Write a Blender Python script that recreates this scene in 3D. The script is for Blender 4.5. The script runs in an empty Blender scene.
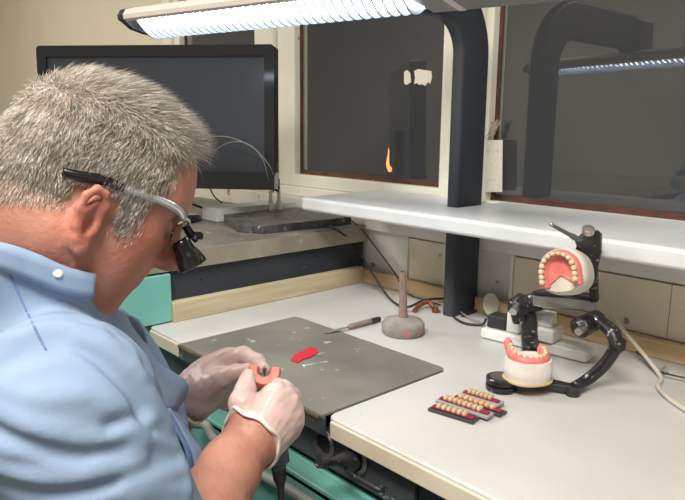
import bpy, bmesh, math, random
import numpy as np
from mathutils import Vector, Matrix
PI = math.pi
C = bpy.context.scene.collection
sc = bpy.context.scene

# ------------------------------------------------------------------ camera
RC = np.array([[0.67304431, -0.14504792, 0.72523959],
               [0.73955064, 0.12041187, -0.66224303],
               [0.00872951, 0.9820703, 0.18831281]])
CAM = np.array([1.25748, -1.22892, 1.18])
F = 660.0
cd = bpy.data.cameras.new('camera'); cam = bpy.data.objects.new('camera', cd); C.objects.link(cam)
cd.sensor_fit = 'HORIZONTAL'; cd.sensor_width = 36; cd.lens = 36*F/685; cd.clip_start = .02
M = Matrix.Identity(4)
for i in range(3):
    for j in range(3): M[i][j] = RC[i][j]
    M[i][3] = CAM[i]
cam.matrix_world = M
sc.camera = cam

def ray(px, py): return RC @ np.array([px-342.5, -(py-250), -F])
def at(px, py, dep): return CAM + ray(px, py)*dep/F
def on(px, py, ax, val):
    r = ray(px, py); return CAM + r*(val-CAM[ax])/r[ax]
def cv(u, v, w): return RC @ np.array([u, v, w])

# ------------------------------------------------------------------ world, light, exposure
wd = bpy.data.worlds.new('night'); sc.world = wd; wd.use_nodes = True
bg = wd.node_tree.nodes['Background']; bg.inputs[0].default_value = (.012, .014, .018, 1); bg.inputs[1].default_value = 1
sc.view_settings.view_transform = 'Standard'; sc.view_settings.look = 'None'
sc.view_settings.exposure = 0.48; sc.view_settings.gamma = 1; sc.view_settings.use_curve_mapping = False

def area(name, loc, rot, sx, sy, power, col, spread=PI):
    l = bpy.data.lights.new(name, 'AREA'); l.shape = 'RECTANGLE'; l.size = sx; l.size_y = sy
    l.energy = power; l.color = col; l.spread = spread
    o = bpy.data.objects.new(name, l); C.objects.link(o); o.location = loc; o.rotation_euler = rot
    return o
CEIL = 2.65
area('ceiling_panel_light', (1.35, -1.75, CEIL-.035), (0, 0, 0), 1.15, .55, 60, (1, .945, .87))
area('ceiling_panel_light', (-1.6, -2.0, CEIL-.035), (0, 0, 0), 1.15, .55, 48, (1, .92, .80))
HOOD_P = 5.5    # task lamp power (W), used by the lamp's builder

# ------------------------------------------------------------------ materials
def mat(name, col, rough=.5, metal=0, col2=None, scale=8, amt=.5, bump=0, bscale=60, detail=4, sss=0, sssr=(.01,.004,.002),
        lo=.35, hi=.65, coat=0, stretch=None, spec=.5, speck=None, trans=0, emit=0, alpha=1, ior=1.45, seedw=0):
    m = bpy.data.materials.new(name); m.use_nodes = True; nt = m.node_tree; N = nt.nodes; L = nt.links
    b = N['Principled BSDF']
    b.inputs['Base Color'].default_value = (*col, 1); b.inputs['Roughness'].default_value = rough
    b.inputs['Metallic'].default_value = metal; b.inputs['Specular IOR Level'].default_value = spec
    b.inputs['Coat Weight'].default_value = coat; b.inputs['Transmission Weight'].default_value = trans
    b.inputs['Alpha'].default_value = alpha; b.inputs['IOR'].default_value = ior
    if sss:
        b.inputs['Subsurface Weight'].default_value = sss; b.inputs['Subsurface Radius'].default_value = sssr; b.inputs['Subsurface Scale'].default_value = 1
    if emit:
        b.inputs['Emission Color'].default_value = (*col, 1); b.inputs['Emission Strength'].default_value = emit
    tc = N.new('ShaderNodeTexCoord'); mp = N.new('ShaderNodeMapping'); L.new(tc.outputs['Object'], mp.inputs[0])
    if stretch: mp.inputs['Scale'].default_value = stretch
    mp.inputs['Location'].default_value = (seedw, seedw*.7, 0)
    colout = None
    if col2 is not None:
        n = N.new('ShaderNodeTexNoise'); n.inputs['Scale'].default_value = scale; n.inputs['Detail'].default_value = detail
        L.new(mp.outputs[0], n.inputs['Vector'])
        r = N.new('ShaderNodeValToRGB'); r.color_ramp.elements[0].position = lo; r.color_ramp.elements[1].position = hi
        r.color_ramp.elements[0].color = (*col, 1); r.color_ramp.elements[1].color = (*col2, 1)
        L.new(n.outputs['Fac'], r.inputs[0]); colout = r.outputs[0]
    if speck:   # (colour, scale, threshold)
        n2 = N.new('ShaderNodeTexNoise'); n2.inputs['Scale'].default_value = speck[1]; n2.inputs['Detail'].default_value = 3
        L.new(mp.outputs[0], n2.inputs['Vector'])
        r2 = N.new('ShaderNodeValToRGB'); r2.color_ramp.elements[0].position = speck[2]; r2.color_ramp.elements[1].position = speck[2]+.05
        L.new(n2.outputs['Fac'], r2.inputs[0])
        mx = N.new('ShaderNodeMix'); mx.data_type = 'RGBA'
        L.new(r2.outputs[0], mx.inputs[0])
        if colout: L.new(colout, mx.inputs[6])
        else: mx.inputs[6].default_value = (*col, 1)
        mx.inputs[7].default_value = (*speck[0], 1); colout = mx.outputs[2]
    if colout:
        L.new(colout, b.inputs['Base Color'])
        if emit: L.new(colout, b.inputs['Emission Color'])
    if bump:
        n3 = N.new('ShaderNodeTexNoise'); n3.inputs['Scale'].default_value = bscale; n3.inputs['Detail'].default_value = 4
        L.new(mp.outputs[0], n3.inputs['Vector'])
        bp = N.new('ShaderNodeBump'); bp.inputs['Strength'].default_value = bump; bp.inputs['Distance'].default_value = .002
        L.new(n3.outputs['Fac'], bp.inputs['Height']); L.new(bp.outputs[0], b.inputs['Normal'])
    return m

M_ = {}
M_['cream'] = mat('cream_wall_paint', (.68, .63, .50), .85, col2=(.73, .68, .55), scale=1.5, bump=.2, bscale=25)
M_['room'] = mat('room_wall_paint', (.52, .50, .47), .9, col2=(.46, .445, .42), scale=1.2)
M_['ceil'] = mat('ceiling_paint', (.75, .73, .68), .9, col2=(.7, .68, .63), scale=2)
M_['floor'] = mat('floor_vinyl', (.16, .15, .14), .5, col2=(.2, .19, .17), scale=6)
M_['frame'] = mat('window_frame_paint', (.80, .79, .69), .5, col2=(.72, .71, .61), scale=6, bump=.15, bscale=40, speck=((.32, .28, .2), 45, .70))
M_['sill'] = mat('white_shelf_laminate', (.72, .75, .77), .35, col2=(.64, .67, .69), scale=7, speck=((.45, .44, .42), 70, .73))
M_['bench'] = mat('worktop_laminate', (.575, .57, .555), .33, col2=(.51, .505, .485), scale=5, speck=((.42, .36, .3), 60, .735), lo=.4, hi=.75)
M_['benchedge'] = mat('worktop_edge', (.66, .60, .48), .4, col2=(.58, .51, .39), scale=10, speck=((.35, .25, .15), 50, .70))
M_['panelgrey'] = mat('grey_wall_board', (.76, .755, .72), .7, col2=(.66, .65, .62), scale=7, speck=((.3, .25, .18), 25, .68))
M_['panelbeige'] = mat('bare_beige_board', (.76, .68, .54), .8, col2=(.66, .59, .46), scale=8, speck=((.3, .25, .2), 20, .64))
M_['wood'] = mat('pine_batten', (.60, .52, .35), .75, col2=(.47, .39, .24), scale=5, stretch=(8, 1.0, 12), bump=.3, bscale=30, detail=6)
M_['woodx'] = mat('pine_batten_back', (.66, .48, .29), .7, col2=(.52, .35, .19), scale=5, stretch=(1.0, 8, 12), bump=.3, bscale=30, detail=6, speck=((.35, .25, .2), 6, .64))
M_['navy'] = mat('dark_navy_panel', (.022, .027, .037), .5, col2=(.034, .040, .05), scale=6, speck=((.3, .3, .3), 60, .76))
M_['apron'] = mat('dusty_dark_panel', (.032, .036, .042), .5, col2=(.06, .066, .07), scale=9, speck=((.28, .28, .27), 30, .66))
M_['teal'] = mat('teal_enamel', (.19, .49, .43), .35, col2=(.16, .44, .39), scale=5, speck=((.35, .45, .4), 40, .75))
M_['unit_top'] = mat('worn_metal_top', (.25, .235, .20), .5, metal=.25, col2=(.15, .14, .12), scale=6, stretch=(1, 4, 1), speck=((.55, .53, .48), 22, .66))
M_['unit_edge'] = mat('worn_metal_edge', (.40, .36, .28), .42, metal=.3, col2=(.30, .27, .21), scale=10, speck=((.5, .47, .4), 30, .68))
M_['steel'] = mat('grimy_steel_sheet', (.165, .162, .148), .42, metal=.25, col2=(.27, .26, .225), scale=5, detail=9, speck=((.50, .50, .48), 34, .665), bump=.1)
M_['rust'] = mat('brown_edge', (.16, .115, .055), .6, col2=(.08, .06, .04), scale=20)
M_['putty'] = mat('red_brown_putty', (.13, .045, .03), .8, col2=(.07, .035, .03), scale=25, speck=((.3, .27, .22), 60, .7))
M_['post'] = mat('dark_blue_painted_steel', (.030, .036, .047), .42, col2=(.038, .045, .056), scale=4, speck=((.3, .33, .36), 50, .77))
M_['hood'] = mat('lamp_hood_enamel', (.72, .65, .60), .45, col2=(.68, .61, .56), scale=3)
M_['hoodgrey'] = mat('grey_cover', (.22, .22, .23), .4)
M_['darkplastic'] = mat('dark_grey_plastic', (.03, .03, .032), .35)
M_['louvre'] = mat('white_louvre', (.24, .27, .32), .3, emit=0)
M_['tube'] = mat('fluorescent_tube', (.82, .91, 1.0), .3, emit=11.5)
M_['panel_emit'] = mat('ceiling_diffuser', (1, .93, .82), .5, emit=3)
M_['metal'] = mat('plain_metal', (.5, .5, .48), .3, metal=.9)
M_['darkmetal'] = mat('dusty_dark_cast_metal', (.028, .028, .029), .38, metal=.4, col2=(.05, .05, .05), scale=20, speck=((.42, .42, .41), 85, .64), bump=.3, bscale=120)
M_['darkplate'] = mat('smoky_metal_plate', (.12, .12, .105), .45, metal=.4, col2=(.17, .165, .14), scale=25)
M_['plaster'] = mat('cast_plaster', (.66, .61, .54), .85, col2=(.58, .53, .46), scale=30, bump=.5, bscale=150, speck=((.45, .40, .34), 60, .70))
M_['plasterw'] = mat('white_plaster', (.76, .71, .66), .8, col2=(.68, .62, .57), scale=30, bump=.4, bscale=150)
M_['mountwax'] = mat('yellow_base_rim', (.60, .45, .22), .6)
M_['gum'] = mat('pink_gum_resin', (.74, .23, .20), .35, col2=(.66, .17, .15), scale=60, sss=.15, sssr=(.005, .002, .001), bump=.2, bscale=200)
M_['flame'] = mat('gas_flame', (1, .30, .07), .5, emit=14)
M_['brass'] = mat('brass', (.45, .30, .10), .35, metal=.8)
M_['gumlight'] = mat('salmon_resin', (.85, .27, .19), .45, col2=(.78, .22, .16), scale=60, sss=.2, sssr=(.006,.003,.002), bump=.4, bscale=150)
M_['tooth'] = mat('tooth_enamel', (.74, .60, .42), .25, col2=(.68, .52, .34), scale=60)
M_['toothcard'] = mat('tan_tooth', (.58, .41, .26), .25, col2=(.52, .35, .20), scale=60)
M_['portmetal'] = mat('dusty_port_metal', (.16, .15, .14), .4, metal=.6, col2=(.08, .08, .08), scale=40, speck=((.4, .38, .35), 60, .6))
M_['stone'] = mat('stained_stone_base', (.34, .30, .27), .9, col2=(.22, .20, .19), scale=35, bump=.7, bscale=160, speck=((.42, .20, .15), 40, .63))
M_['rod'] = mat('dirty_pink_rod', (.30, .20, .17), .8, col2=(.22, .17, .15), scale=50, bump=.3)
M_['rust2'] = mat('copper_brown_metal', (.30, .12, .06), .5, metal=.4, col2=(.2, .08, .04), scale=40)
M_['red'] = mat('red_wax_sheet', (.62, .03, .05), .35, col2=(.48, .015, .03), scale=80, bump=.6, bscale=120)
M_['cable'] = mat('black_cable', (.03, .03, .033), .45)
M_['cablew'] = mat('white_cable', (.60, .56, .48), .5)
M_['cableg'] = mat('grey_green_hose', (.30, .31, .27), .5, col2=(.24, .25, .22), scale=20)
M_['whitep'] = mat('white_plastic', (.80, .80, .77), .4, col2=(.72, .72, .68), scale=15)
M_['slab'] = mat('black_veined_stone', (.035, .037, .037), .4, col2=(.09, .09, .088), scale=22, stretch=(3, 1, 1), detail=9, lo=.4, hi=.6, speck=((.42, .42, .40), 40, .62))
M_['screen'] = mat('monitor_screen', (.035, .042, .055), .28, spec=.6)
M_['bezel'] = mat('glossy_black_bezel', (.012, .014, .018), .12, spec=.6)
M_['cardgrey'] = mat('grey_tray_card', (.33, .33, .36), .4)
M_['carddark'] = mat('dark_tray_card', (.05, .05, .06), .35)
M_['waxred'] = mat('dark_red_wax', (.28, .015, .04), .35)
M_['glue'] = mat('dried_glue', (.72, .68, .58), .8)
M_['label'] = mat('paper_label', (.62, .60, .52), .8, col2=(.5, .48, .42), scale=90, lo=.5, hi=.7)
M_['cobweb'] = mat('dusty_web', (.32, .31, .27), .9)
M_['dark'] = mat('dark_cavity', (.01, .01, .011), .8)
M_['fabric'] = mat('blue_gown_cotton', (.27, .365, .515), .8, col2=(.25, .34, .49), scale=4, bump=.12, bscale=500, spec=.25)
M_['fabricin'] = mat('dark_blue_lining', (.16, .25, .47), .8, spec=.2)
M_['trouser'] = mat('dark_trouser_cloth', (.03, .035, .06), .9)
M_['pearl'] = mat('pearl_snap', (.75, .72, .64), .2, coat=.5)
M_['glove'] = mat('vinyl_glove', (.70, .53, .50), .38, col2=(.64, .45, .41), scale=22, sss=.2, sssr=(.01, .005, .004), bump=.7, bscale=55, spec=.5)
M_['gloverim'] = mat('glove_cuff_rim', (.74, .68, .60), .35)
M_['blackgloss'] = mat('black_loupe_plastic', (.008, .008, .009), .18, spec=.7)
M_['silver'] = mat('silver_temple', (.72, .74, .78), .22, metal=.7)
M_['blue'] = mat('blue_ring', (.05, .25, .55), .3)
M_['bluegrey'] = mat('blue_grey_handle', (.05, .08, .11), .4, col2=(.09, .12, .14), scale=40, speck=((.35,.38,.4),120,.68))

def skin_mat():
    m = mat('skin', (.50, .25, .18), .52, col2=(.43, .17, .12), scale=26, sss=.12, sssr=(.012, .005, .003), bump=.5, bscale=160, lo=.3, hi=.75, speck=((.40, .18, .12), 85, .70))
    nt = m.node_tree; N = nt.nodes; L = nt.links; b = N['Principled BSDF']; src = b.inputs['Base Color'].links[0].from_socket
    for attr, c in (('stubble', (.36, .28, .21)), ('ruddy', (.60, .17, .12))):
        a = N.new('ShaderNodeAttribute'); a.attribute_name = attr; mx = N.new('ShaderNodeMix'); mx.data_type = 'RGBA'
        L.new(a.outputs['Fac'], mx.inputs[0]); L.new(src, mx.inputs[6]); mx.inputs[7].default_value = (*c, 1); src = mx.outputs[2]
    L.new(src, b.inputs['Base Color'])
    return m
M_['skin'] = skin_mat()

def hair_mat():
    m = bpy.data.materials.new('grey_hair'); m.use_nodes = True; nt = m.node_tree; b = nt.nodes['Principled BSDF']
    g = nt.nodes.new('ShaderNodeNewGeometry'); r = nt.nodes.new('ShaderNodeValToRGB')
    e = r.color_ramp.elements; e[0].position = 0; e[0].color = (.19, .15, .11, 1); e[1].position = 1; e[1].color = (.90, .87, .83, 1)
    x = e.new(.3); x.color = (.43, .36, .28, 1); x = e.new(.65); x.color = (.74, .69, .62, 1)
    nt.links.new(g.outputs['Random Per Island'], r.inputs[0]); nt.links.new(r.outputs[0], b.inputs['Base Color'])
    b.inputs['Roughness'].default_value = .45
    return m
M_['hair'] = hair_mat()

def glass_mat(name, tint=(.9, .93, .92), rough=0, dust=0):
    m = bpy.data.materials.new(name); m.use_nodes = True; nt = m.node_tree; N = nt.nodes; L = nt.links
    N.remove(N['Principled BSDF']); out = N['Material Output']
    tr = N.new('ShaderNodeBsdfTransparent'); tr.inputs[0].default_value = (*tint, 1)
    gl = N.new('ShaderNodeBsdfGlossy'); gl.inputs['Roughness'].default_value = rough; gl.inputs[0].default_value = (1, 1, 1, 1)
    fr = N.new('ShaderNodeFresnel'); fr.inputs[0].default_value = 1.9 if 'window' in name else 1.45
    mx = N.new('ShaderNodeMixShader'); ge = N.new('ShaderNodeNewGeometry'); mm = N.new('ShaderNodeMath'); mm.operation = 'SUBTRACT'; mm.inputs[0].default_value = 1; L.new(ge.outputs['Backfacing'], mm.inputs[1])
    m2 = N.new('ShaderNodeMath'); m2.operation = 'MULTIPLY'; L.new(mm.outputs[0], m2.inputs[0]); L.new(fr.outputs[0], m2.inputs[1]); L.new(m2.outputs[0], mx.inputs[0]); L.new(tr.outputs[0], mx.inputs[1]); L.new(gl.outputs[0], mx.inputs[2])
    if dust:
        df = N.new('ShaderNodeBsdfDiffuse'); df.inputs[0].default_value = (.60, .57, .54, 1); tc = N.new('ShaderNodeTexCoord')
        n1 = N.new('ShaderNodeTexNoise'); n1.inputs['Scale'].default_value = 110; n1.inputs['Detail'].default_value = 3; L.new(tc.outputs['Object'], n1.inputs['Vector'])
        r1 = N.new('ShaderNodeValToRGB'); e = r1.color_ramp.elements; e[0].position = .71; e[0].color = (dust,)*3+(1,); e[1].position = .79; e[1].color = (.28, .28, .28, 1)
        L.new(n1.outputs['Fac'], r1.inputs[0]); m3 = N.new('ShaderNodeMixShader'); L.new(r1.outputs[0], m3.inputs[0]); L.new(mx.outputs[0], m3.inputs[1]); L.new(df.outputs[0], m3.inputs[2]); mx = m3
    L.new(mx.outputs[0], out.inputs[0]); return m
M_['glass'] = glass_mat('window_glass', rough=.01, dust=.035)
M_['lens'] = glass_mat('clear_lens', (.9, .93, .95), .02)

# ------------------------------------------------------------------ helpers
org = {}
def V(p): return Vector((float(p[0]), float(p[1]), float(p[2])))
def thing(name, label, cat, loc=(0, 0, 0), group=None):
    o = bpy.data.objects.new(name, None); C.objects.link(o); o.location = V(loc); org[o] = V(loc)
    o.empty_display_size = .05
    o['label'] = label; o['category'] = cat
    if group: o['group'] = group
    return o
def tag(o, label, cat, group=None):
    o['label'] = label; o['category'] = cat
    if group: o['group'] = group
    return o
def finish(name, me, m, parent, smooth, bevel, seg, solid=0, base=None, subsurf=0):
    o = bpy.data.objects.new(name, me); C.objects.link(o)
    off = Vector((0, 0, 0))
    if parent is not None:
        o.parent = parent; off = org[parent]
    elif base is not None:
        off = V(base); o.location = off
    org[o] = off
    if off.length: me.transform(Matrix.Translation(-off))
    if m is not None: me.materials.append(m)
    if smooth:
        me.polygons.foreach_set('use_smooth', [True]*len(me.polygons))
        if smooth != True: me.set_sharp_from_angle(angle=math.radians(smooth))
    if solid:
        s = o.modifiers.new('s', 'SOLIDIFY'); s.thickness = solid; s.offset = 0
    if bevel:
        b = o.modifiers.new('b', 'BEVEL'); b.width = bevel; b.segments = seg; b.limit_method = 'ANGLE'; b.angle_limit = math.radians(35)
        if not smooth: me.polygons.foreach_set('use_smooth', [True]*len(me.polygons)); b.harden_normals = True
    if subsurf:
        s = o.modifiers.new('ss', 'SUBSURF'); s.levels = s.render_levels = subsurf
    me.update()
    return o
def obj(name, bm, m, parent=None, smooth=40, bevel=0, seg=2, solid=0, base=None, subsurf=0):
    me = bpy.data.meshes.new(name); bmesh.ops.recalc_face_normals(bm, faces=bm.faces); bm.to_mesh(me); bm.free()
    return finish(name, me, m, parent, smooth, bevel, seg, solid, base, subsurf)
def B(): return bmesh.new()
def bx(bm, x0, x1, y0, y1, z0, z1, T=None):
    vs = [bm.verts.new((x, y, z)) for z in (z0, z1) for y in (y0, y1) for x in (x0, x1)]
    for f in ((0, 2, 3, 1), (4, 5, 7, 6), (0, 1, 5, 4), (2, 6, 7, 3), (0, 4, 6, 2), (1, 3, 7, 5)):
        bm.faces.new([vs[i] for i in f])
    if T is not None: bmesh.ops.transform(bm, matrix=T, verts=vs)
    return bm
def frame(o, x, z):   # 4x4 with given origin, x axis and approx z axis
    x = V(x).normalized(); z = V(z); z = (z - x*z.dot(x)).normalized(); y = z.cross(x)
    m = Matrix.Identity(4)
    for i in range(3): m[i][0] = x[i]; m[i][1] = y[i]; m[i][2] = z[i]; m[i][3] = float(o[i])
    return m
def perp(d):
    d = d.normalized(); a = Vector((0, 0, 1)) if abs(d.z) < .9 else Vector((1, 0, 0))
    u = d.cross(a).normalized(); return u, d.cross(u).normalized()
def cyl(bm, p0, p1, r0, r1=None, n=20, caps=True):
    if r1 is None: r1 = r0
    return lathe(bm, [(r0, 0), (r1, 1)], p0, p1, n, caps)
def lathe(bm, prof, p0, p1, n=24, caps=True):   # prof: (radius, t) along p0->p1, t in 0..1
    p0 = V(p0); p1 = V(p1); u, w = perp(p1-p0); rings = []
    for r, t in prof:
        c = p0.lerp(p1, t); rings.append([bm.verts.new(c + (u*math.cos(a)+w*math.sin(a))*max(r, 1e-5)) for a in [2*PI*i/n for i in range(n)]])
    for a, b in zip(rings, rings[1:]):
        for i in range(n): bm.faces.new((a[i], a[(i+1) % n], b[(i+1) % n], b[i]))
    if caps:
        bm.faces.new(rings[0][::-1]); bm.faces.new(rings[-1])
    return bm
def cr(pts, k=6):     # catmull-rom
    pts = [V(p) for p in pts]; P = [pts[0]*2-pts[1]] + pts + [pts[-1]*2-pts[-2]]; out = []
    for i in range(1, len(P)-2):
        for j in range(k):
            t = j/k; a, b, c, d = P[i-1:i+3]
            out.append(.5*((2*b) + (c-a)*t + (2*a-5*b+4*c-d)*t*t + (3*b-a-3*c+d)*t**3))
    out.append(pts[-1]); return out
def tube(bm, pts, r, n=10, k=6, smooth=True, flat=None):
    P = cr(pts, k) if smooth else [V(p) for p in pts]
    m = len(P); R_ = r if callable(r) else (lambda t: r)
    d = (P[1]-P[0]).normalized(); u, w = perp(d); rings = []
    for i, p in enumerate(P):
        dd = (P[min(i+1, m-1)]-P[max(i-1, 0)]).normalized()
        u = (u-dd*u.dot(dd)).normalized(); w = dd.cross(u)
        rr = R_(i/(m-1))
        rings.append([bm.verts.new(p+(u*math.cos(a)+w*math.sin(a)*(flat or 1))*rr) for a in [2*PI*q/n for q in range(n)]])
    for a, b in zip(rings, rings[1:]):
        for i in range(n): bm.faces.new((a[i], a[(i+1) % n], b[(i+1) % n], b[i]))
    bm.faces.new(rings[0][::-1]); bm.faces.new(rings[-1]); return bm
def prism(bm, pts, z0, z1, T=None):
    a = [bm.verts.new((x, y, z0)) for x, y in pts]; b = [bm.verts.new((x, y, z1)) for x, y in pts]; n = len(pts)
    bm.faces.new(a[::-1]); bm.faces.new(b)
    for i in range(n): bm.faces.new((a[i], a[(i+1) % n], b[(i+1) % n], b[i]))
    if T is not None: bmesh.ops.transform(bm, matrix=T, verts=a+b)
    return bm
def sph(bm, c, r, T=None, n=16):   # r may be a triple; T 3x3-ish Matrix
    r = (r, r, r) if not hasattr(r, '__len__') else r
    m = (T.copy() if T is not None else Matrix.Identity(4)); m.translation = V(c)
    bmesh.ops.create_uvsphere(bm, u_segments=n, v_segments=max(6, n*2//3), radius=1, matrix=m @ Matrix.Diagonal((*r, 1))); return bm
def rrect(x0, x1, y0, y1, r, corners=(1, 1, 1, 1), k=6):
    out = []
    for (cx, cy, a0, on_), (fx, fy) in zip(((x1-r, y1-r, 0, corners[0]), (x0+r, y1-r, 90, corners[1]), (x0+r, y0+r, 180, corners[2]), (x1-r, y0+r, 270, corners[3])), ((x1, y1), (x0, y1), (x0, y0), (x1, y0))):
        if on_:
            for i in range(k+1): a = math.radians(a0+90*i/k); out.append((cx+r*math.cos(a), cy+r*math.sin(a)))
        else: out.append((fx, fy))
    return out
def struct(o): o['kind'] = 'structure'; return o
def grid_mesh(bm, rows):   # rows: list of lists of points
    vs = [[bm.verts.new(V(p)) for p in r] for r in rows]
    for a, b in zip(vs, vs[1:]):
        for i in range(len(a)-1): bm.faces.new((a[i], a[i+1], b[i+1], b[i]))
    return bm
# ------------------------------------------------------------------ the room
BT = .76; UT = .913; YG = .094
XL, XR, YF = -4.9, 3.2, -3.6
def s_box(name, *a, m, bevel=0):
    return struct(obj(name, bx(B(), *a), m, bevel=bevel, smooth=0 if bevel else 40))
s_box('floor', XL-.1, XR+.1, YF-.1, .3, -.1, 0, m=M_['floor'])
s_box('ceiling', XL-.1, XR+.1, YF-.1, .3, CEIL, CEIL+.1, m=M_['ceil'])
s_box('wall_left', XL-.1, XL, YF, .3, 0, CEIL, m=M_['cream'])
s_box('wall_right', XR, XR+.1, YF, .3, 0, CEIL, m=M_['room'])
s_box('wall_front', XL, XR, YF-.1, YF, 0, CEIL, m=M_['room'])
# window wall: below the windows, left cream part, head above the windows
s_box('wall_back', XL, XR, .012, .13, 0, .955, m=M_['panelgrey'])
s_box('wall_back_left', XL, -1.19, .055, .16, .955, CEIL, m=M_['cream'])
s_box('wall_back_head', -1.19, XR, .055, .16, 1.86, CEIL, m=M_['cream'])
# window frames: posts and rails
bm = B()
for x0, x1 in ((-1.19, -1.13), (-.575, -.475), (.215, .315), (2.2, 2.3)): bx(bm, x0, x1, .05, .15, .955, 1.86)
bx(bm, -1.13, 2.3, .052, .15, .955, .985); bx(bm, -1.13, 2.3, .052, .15, 1.82, 1.86); bx(bm, 2.3, XR, .052, .15, .955, 1.86)
struct(obj('trim_1', bm, M_['frame'], bevel=.004, smooth=0))
def window(n, x0, x1, mx, zb):
    bm = B(); zt = 1.82
    bx(bm, x0, x0+mx[0], .066, .12, .985, zt); bx(bm, x1-mx[1], x1, .066, .12, .985, zt)
    bx(bm, x0, x1, .0655, .1205, .985, zb); bx(bm, x0, x1, .0655, .1205, zt-.04, zt)
    w = struct(obj('window_%d' % n, bm, M_['frame'], bevel=.004, smooth=0))
    bm = B(); bx(bm, x0+mx[0]-.006, x1-mx[1]+.006, YG, YG+.004, zb-.006, zt-.03)
    obj('pane', bm, M_['glass'], w)
    bm = B(); h = .014
    bx(bm, x0+mx[0], x1-mx[1], YG-.006, YG, zb, zb+h)
    bx(bm, x0+mx[0], x0+mx[0]+.009, YG-.006, YG, zb+h, zt-.04); bx(bm, x1-mx[1]-.009, x1-mx[1], YG-.006, YG, zb+h, zt-.04)
    obj('putty', bm, M_['putty'], w, smooth=0)
    return w
window(1, -1.13, -.575, (.04, .012), 1.03)
w2 = window(2, -.475, .215, (.088, .022), 1.022)
w3 = window(3, .315, 2.2, (.022, .05), 1.004)
# rails and boards on the wall between worktop and window shelf
bm = B(); bx(bm, -.0, 1.9, -.004, .012, .902, .955); bx(bm, 0, 1.9, -.012, .012, .955, .972)
struct(obj('trim_2', bm, M_['panelgrey'], bevel=.002, smooth=0))
for i, (x0, x1) in enumerate(((.16, .275), (.47, .80), (.801, 1.3))):
    bm = B(); bx(bm, x0, x1, -.001, .012, .795, .898)
    struct(obj('trim_%d' % (3+i), bm, M_['panelbeige'], bevel=.001, smooth=0))
bm = B()
for x in (.158, .279, .466): bx(bm, x-.0035, x+.0035, -.0055, .012, .795, .902)
struct(obj('trim_6', bm, M_['panelgrey'], bevel=.001, smooth=0))

# ceiling lights (out of frame, light the room)
for x, y in ((1.35, -1.75), (-1.6, -2.0)):
    t = thing('ceiling_light', 'flat ceiling light panel %s, above the frame' % ('over the right of the room' if x > 0 else 'over the left of the room'), 'ceiling light', (x, y, CEIL), 'ceiling light panels')
    obj('housing', bx(B(), x-.62, x+.62, y-.32, y+.32, CEIL-.03, CEIL), M_['whitep'], t)

# window shelf
o = obj('window_shelf', prism(B(), rrect(.02, 1.95, -.238, .064, .012)[:7] + [(.384, .064), (.384, -.101), (.350, -.101), (.350, .064)] + rrect(.02, 1.95, -.238, .064, .012)[7:], .974, 1.006), M_['sill'], bevel=.008, seg=3, smooth=0, base=(.9, -.1, .974))
tag(o, 'long white window shelf running over the back of the worktop', 'shelf')

# ------------------------------------------------------------------ worktop
px0, px1, pyb = .150, .575, -.362
t = thing('worktop', 'white laminate workbench top with cream rounded front edge', 'worktop', (.7, -.3, .728))
P = [(.002, -.004), (1.9, -.004), (1.9, -.634)] + [(px1+.012, -.634), (px1+.003, -.630), (px1, -.620), (px1, pyb), (px0, pyb), (px0, -.634), (.018, -.634), (.006, -.628), (.002, -.616)]
obj('top', prism(B(), P[::-1], .730, .76), M_['bench'], t, bevel=.004, seg=3, smooth=0)
bm = B(); bx(bm, px1+.012, 1.9, -.6395, -.634, .7295, .756); bx(bm, .02, px0-.001, -.6395, -.634, .7295, .756)
obj('front_edge', bm, M_['benchedge'], t, bevel=.0025, seg=3, smooth=0)
# body under the worktop
t = thing('bench_cabinet', 'dark workbench body with round suction ports and teal drawer below the worktop', 'cabinet', (.7, -.3, 0))
obj('body', bx(B(), .02, .735, -.60, -.02, .06, .7285), M_['apron'], t)
obj('side_body', bx(B(), .7355, 1.9, -.612, -.02, .06, .7285), M_['navy'], t, bevel=.002, smooth=0)
obj('plinth', bx(B(), .05, 1.85, -.55, -.05, 0, .06), M_['dark'], t)
bm = B(); bx(bm, .02, .733, -.618, -.60, .664, .7285); obj('port_panel', bm, M_['apron'], t, bevel=.002, smooth=0)
obj('panel_seam', bx(B(), .7335, .7355, -.6125, -.60, .06, .7285), M_['dark'], t)
def port(x, z):
    bm = B(); y = -.618
    lathe(bm, [(.0225, 0), (.0235, .6), (.021, 1), (.0175, .9), (.016, .1), (.002, .05)], (x, y, z), (x, y-.008, z), 32, False)
    return obj('suction_port', bm, M_['portmetal'], t, smooth=35)
for i, x in enumerate((.555, .625)):
    p = port(x, .703+.003*i)
    cc = obj('port_hole', lathe(B(), [(.0165, 0), (.0165, 1)], (x, -.6185, .703+.003*i), (x, -.6205, .703+.003*i), 28), M_['dark'], p)
# nozzle stuck in the right port
a = V((.622, -.628, .705)); b = V(at(319, 463, .865))
bm = B(); lathe(bm, [(.016, 0), (.016, .10), (.012, .16), (.009, .45), (.0068, .52), (.0062, .8), (.0078, .83), (.0078, .9), (.0066, .92), (.007, 1), (.004, 1.0)], a, b, 24)
o = obj('nozzle', bm, M_['darkmetal'], t, smooth=35); o['label'] = 'black tapered nozzle pointing out of the port'
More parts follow.
